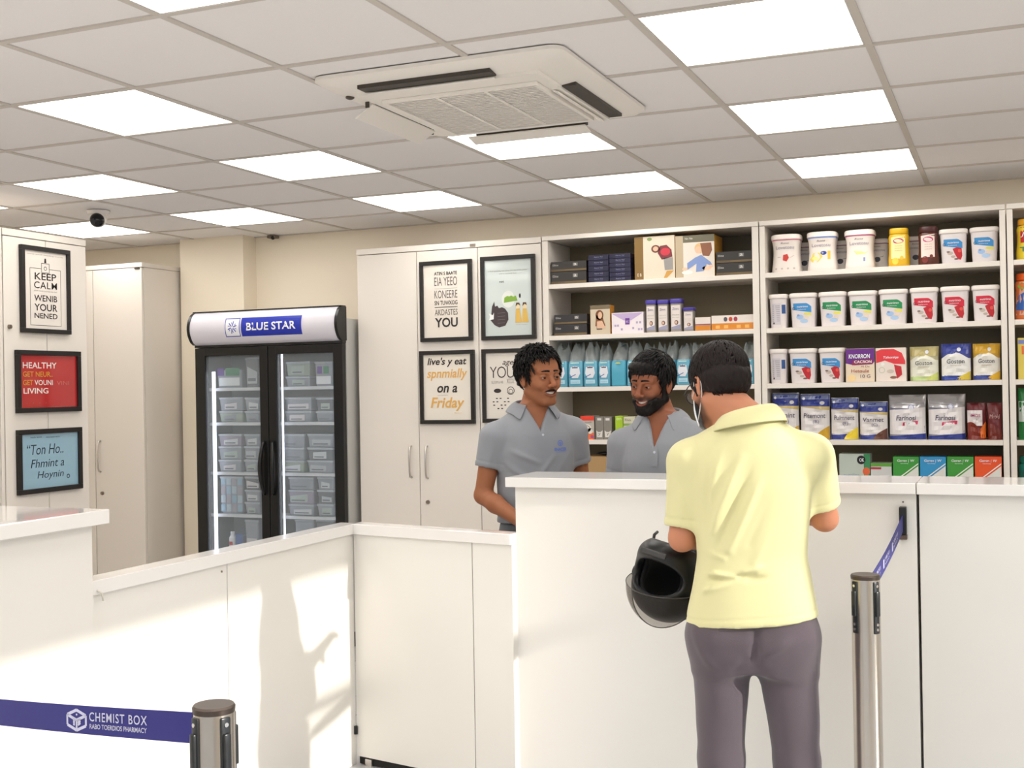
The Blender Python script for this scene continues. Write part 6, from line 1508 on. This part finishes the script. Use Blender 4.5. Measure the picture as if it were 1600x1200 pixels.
for i in range(9):
    zz = -.012-.105*i/8; bulge = math.sin(math.pi*(i/8)**.9)
    rings.append([hp(math.sin(a)*.066, -.045-math.cos(a)*(.058+.024*bulge)+.012, zz) for a in [(-1.25+2.5*j/16) for j in range(17)]])
m.loft(rings, capb=False, capt=False, closed=False)
mk = m.build('face_mask', mat('mask_white', (226, 230, 236), .7), t, True); sd_ = mk.modifiers.new('thick', 'SOLIDIFY'); sd_.thickness = .002
for s in (-1, 1):
    m = MB(); m.tube([hp(s*.063, -.062, -.022), hp(s*.074, -.025, -.012), hp(s*.0815, -.006, .006), hp(s*.083, .008, .027), hp(s*.0825, .023, .012), hp(s*.078, .028, -.01), hp(s*.072, .012, -.04), hp(s*.064, -.030, -.078), hp(s*.060, -.055, -.098)], .0016, 7); m.build('ear_loop', mat('loop_white', (228, 224, 222), .6), mk, True)

# ---------------- helmet hanging on the customer's forearm
hx, hz_ = at(1046, 906, 3.74)
t = thing('motorcycle_helmet', 'black motorcycle helmet held upside down with a clear visor, hanging beside the customer', 'helmet', (hx, 3.74, hz_))
t.rotation_euler = (Matrix.Rotation(math.radians(-14), 3, 'Z') @ Matrix.Rotation(math.radians(12), 3, 'Y') @ Matrix.Rotation(math.radians(-10), 3, 'X') @ Matrix.Rotation(math.pi, 3, 'Y')).to_euler()
M_hel = mat('helmet_shell', (24, 24, 25), .38, spec=.5); M_in = mat('helmet_lining', (10, 10, 11), .9)
def outer(v, d=0):
    v.ell((0, .012, .02), (.118-d, .145-d, .118-d), .01); v.ell((0, -.005, -.055), (.110-d, .132-d, .085-d), .04); v.ell((0, -.060, -.078), (.086-d, .092-d, .048-d*.6), .03)
v = Vol(np.arange(-.14, .141, .0035), np.arange(-.18, .18, .0035), np.arange(-.15, .16, .0035)); outer(v)
vi = Vol(v.a[0], v.a[1], v.a[2]); outer(vi, .024); vi.cone((0, .0, -.05), (0, .0, -.2), .082, .090, .01)
v.D = np.maximum(v.D, -vi.D)
v.ell((0, -.150, -.004), (.112, .115, .054), .012, True)
v.op(lambda X, Y, Z: Z+.122+0*X+0*Y, (-.2, -.2, -.2), (.2, .2, -.06), .008, True)
V, F = v.mesh(); o, _ = np_mesh('shell', V, F, M_hel, t, iters=1)
v = Vol(np.arange(-.13, .131, .005), np.arange(-.16, .16, .005), np.arange(-.15, .15, .005)); outer(v, .025); vi = Vol(v.a[0], v.a[1], v.a[2]); outer(vi, .040); vi.cone((0, .0, -.05), (0, .0, -.2), .070, .078, .01); v.D = np.maximum(v.D, -vi.D)
v.ell((0, -.150, -.004), (.112, .118, .062), .012, True); v.op(lambda X, Y, Z: Z+.118+0*X+0*Y, (-.2, -.2, -.2), (.2, .2, -.06), .008, True)
V, F = v.mesh(); np_mesh('lining', V, F, M_in, t, iters=1)
m = MB(); rings = []
for i in range(13):
    el = math.radians(16+62*i/12); ring = []
    for j in range(33):
        az = math.radians(-84+168*j/32); d_ = Vector((math.sin(az), -math.cos(az)*math.cos(el), math.cos(az)*math.sin(el)))
        ring.append((d_.x*.126, .0+d_.y*.172, .008+d_.z*.150))
    rings.append(ring)
m.loft(rings, capb=False, capt=False, closed=False); vz = m.build('visor', clear_mat('visor_clear', (150, 145, 140), .06, .03), t, True)
sd_ = vz.modifiers.new('thick', 'SOLIDIFY'); sd_.thickness = .0025
m = MB(); m.tube([Vector(p) for p in rings[0]], .0016, 6); m.tube([Vector(p) for p in rings[-1]], .0016, 6); m.build('visor_rim', mat('rim_smoke', (70, 66, 62), .3), t, True)
for s in (-1, 1): MB().cyl((s*.112, -.002, .006), (s*.128, -.002, .006), .026, .022, 24).build('visor_pivot', M_blackp, t, auto=30)
m = MB(); m.box(-.045, .045, -.158, -.146, -.09, -.072, .004); m.build('chin_vent', mat('vent_grey', (58, 57, 56), .4), t)
m = MB(); m.tube([(.07, -.04, -.10), (.078, -.03, -.128), (.08, -.01, -.138)], .005, 8); m.build('chin_strap', M_blackp, t, True)
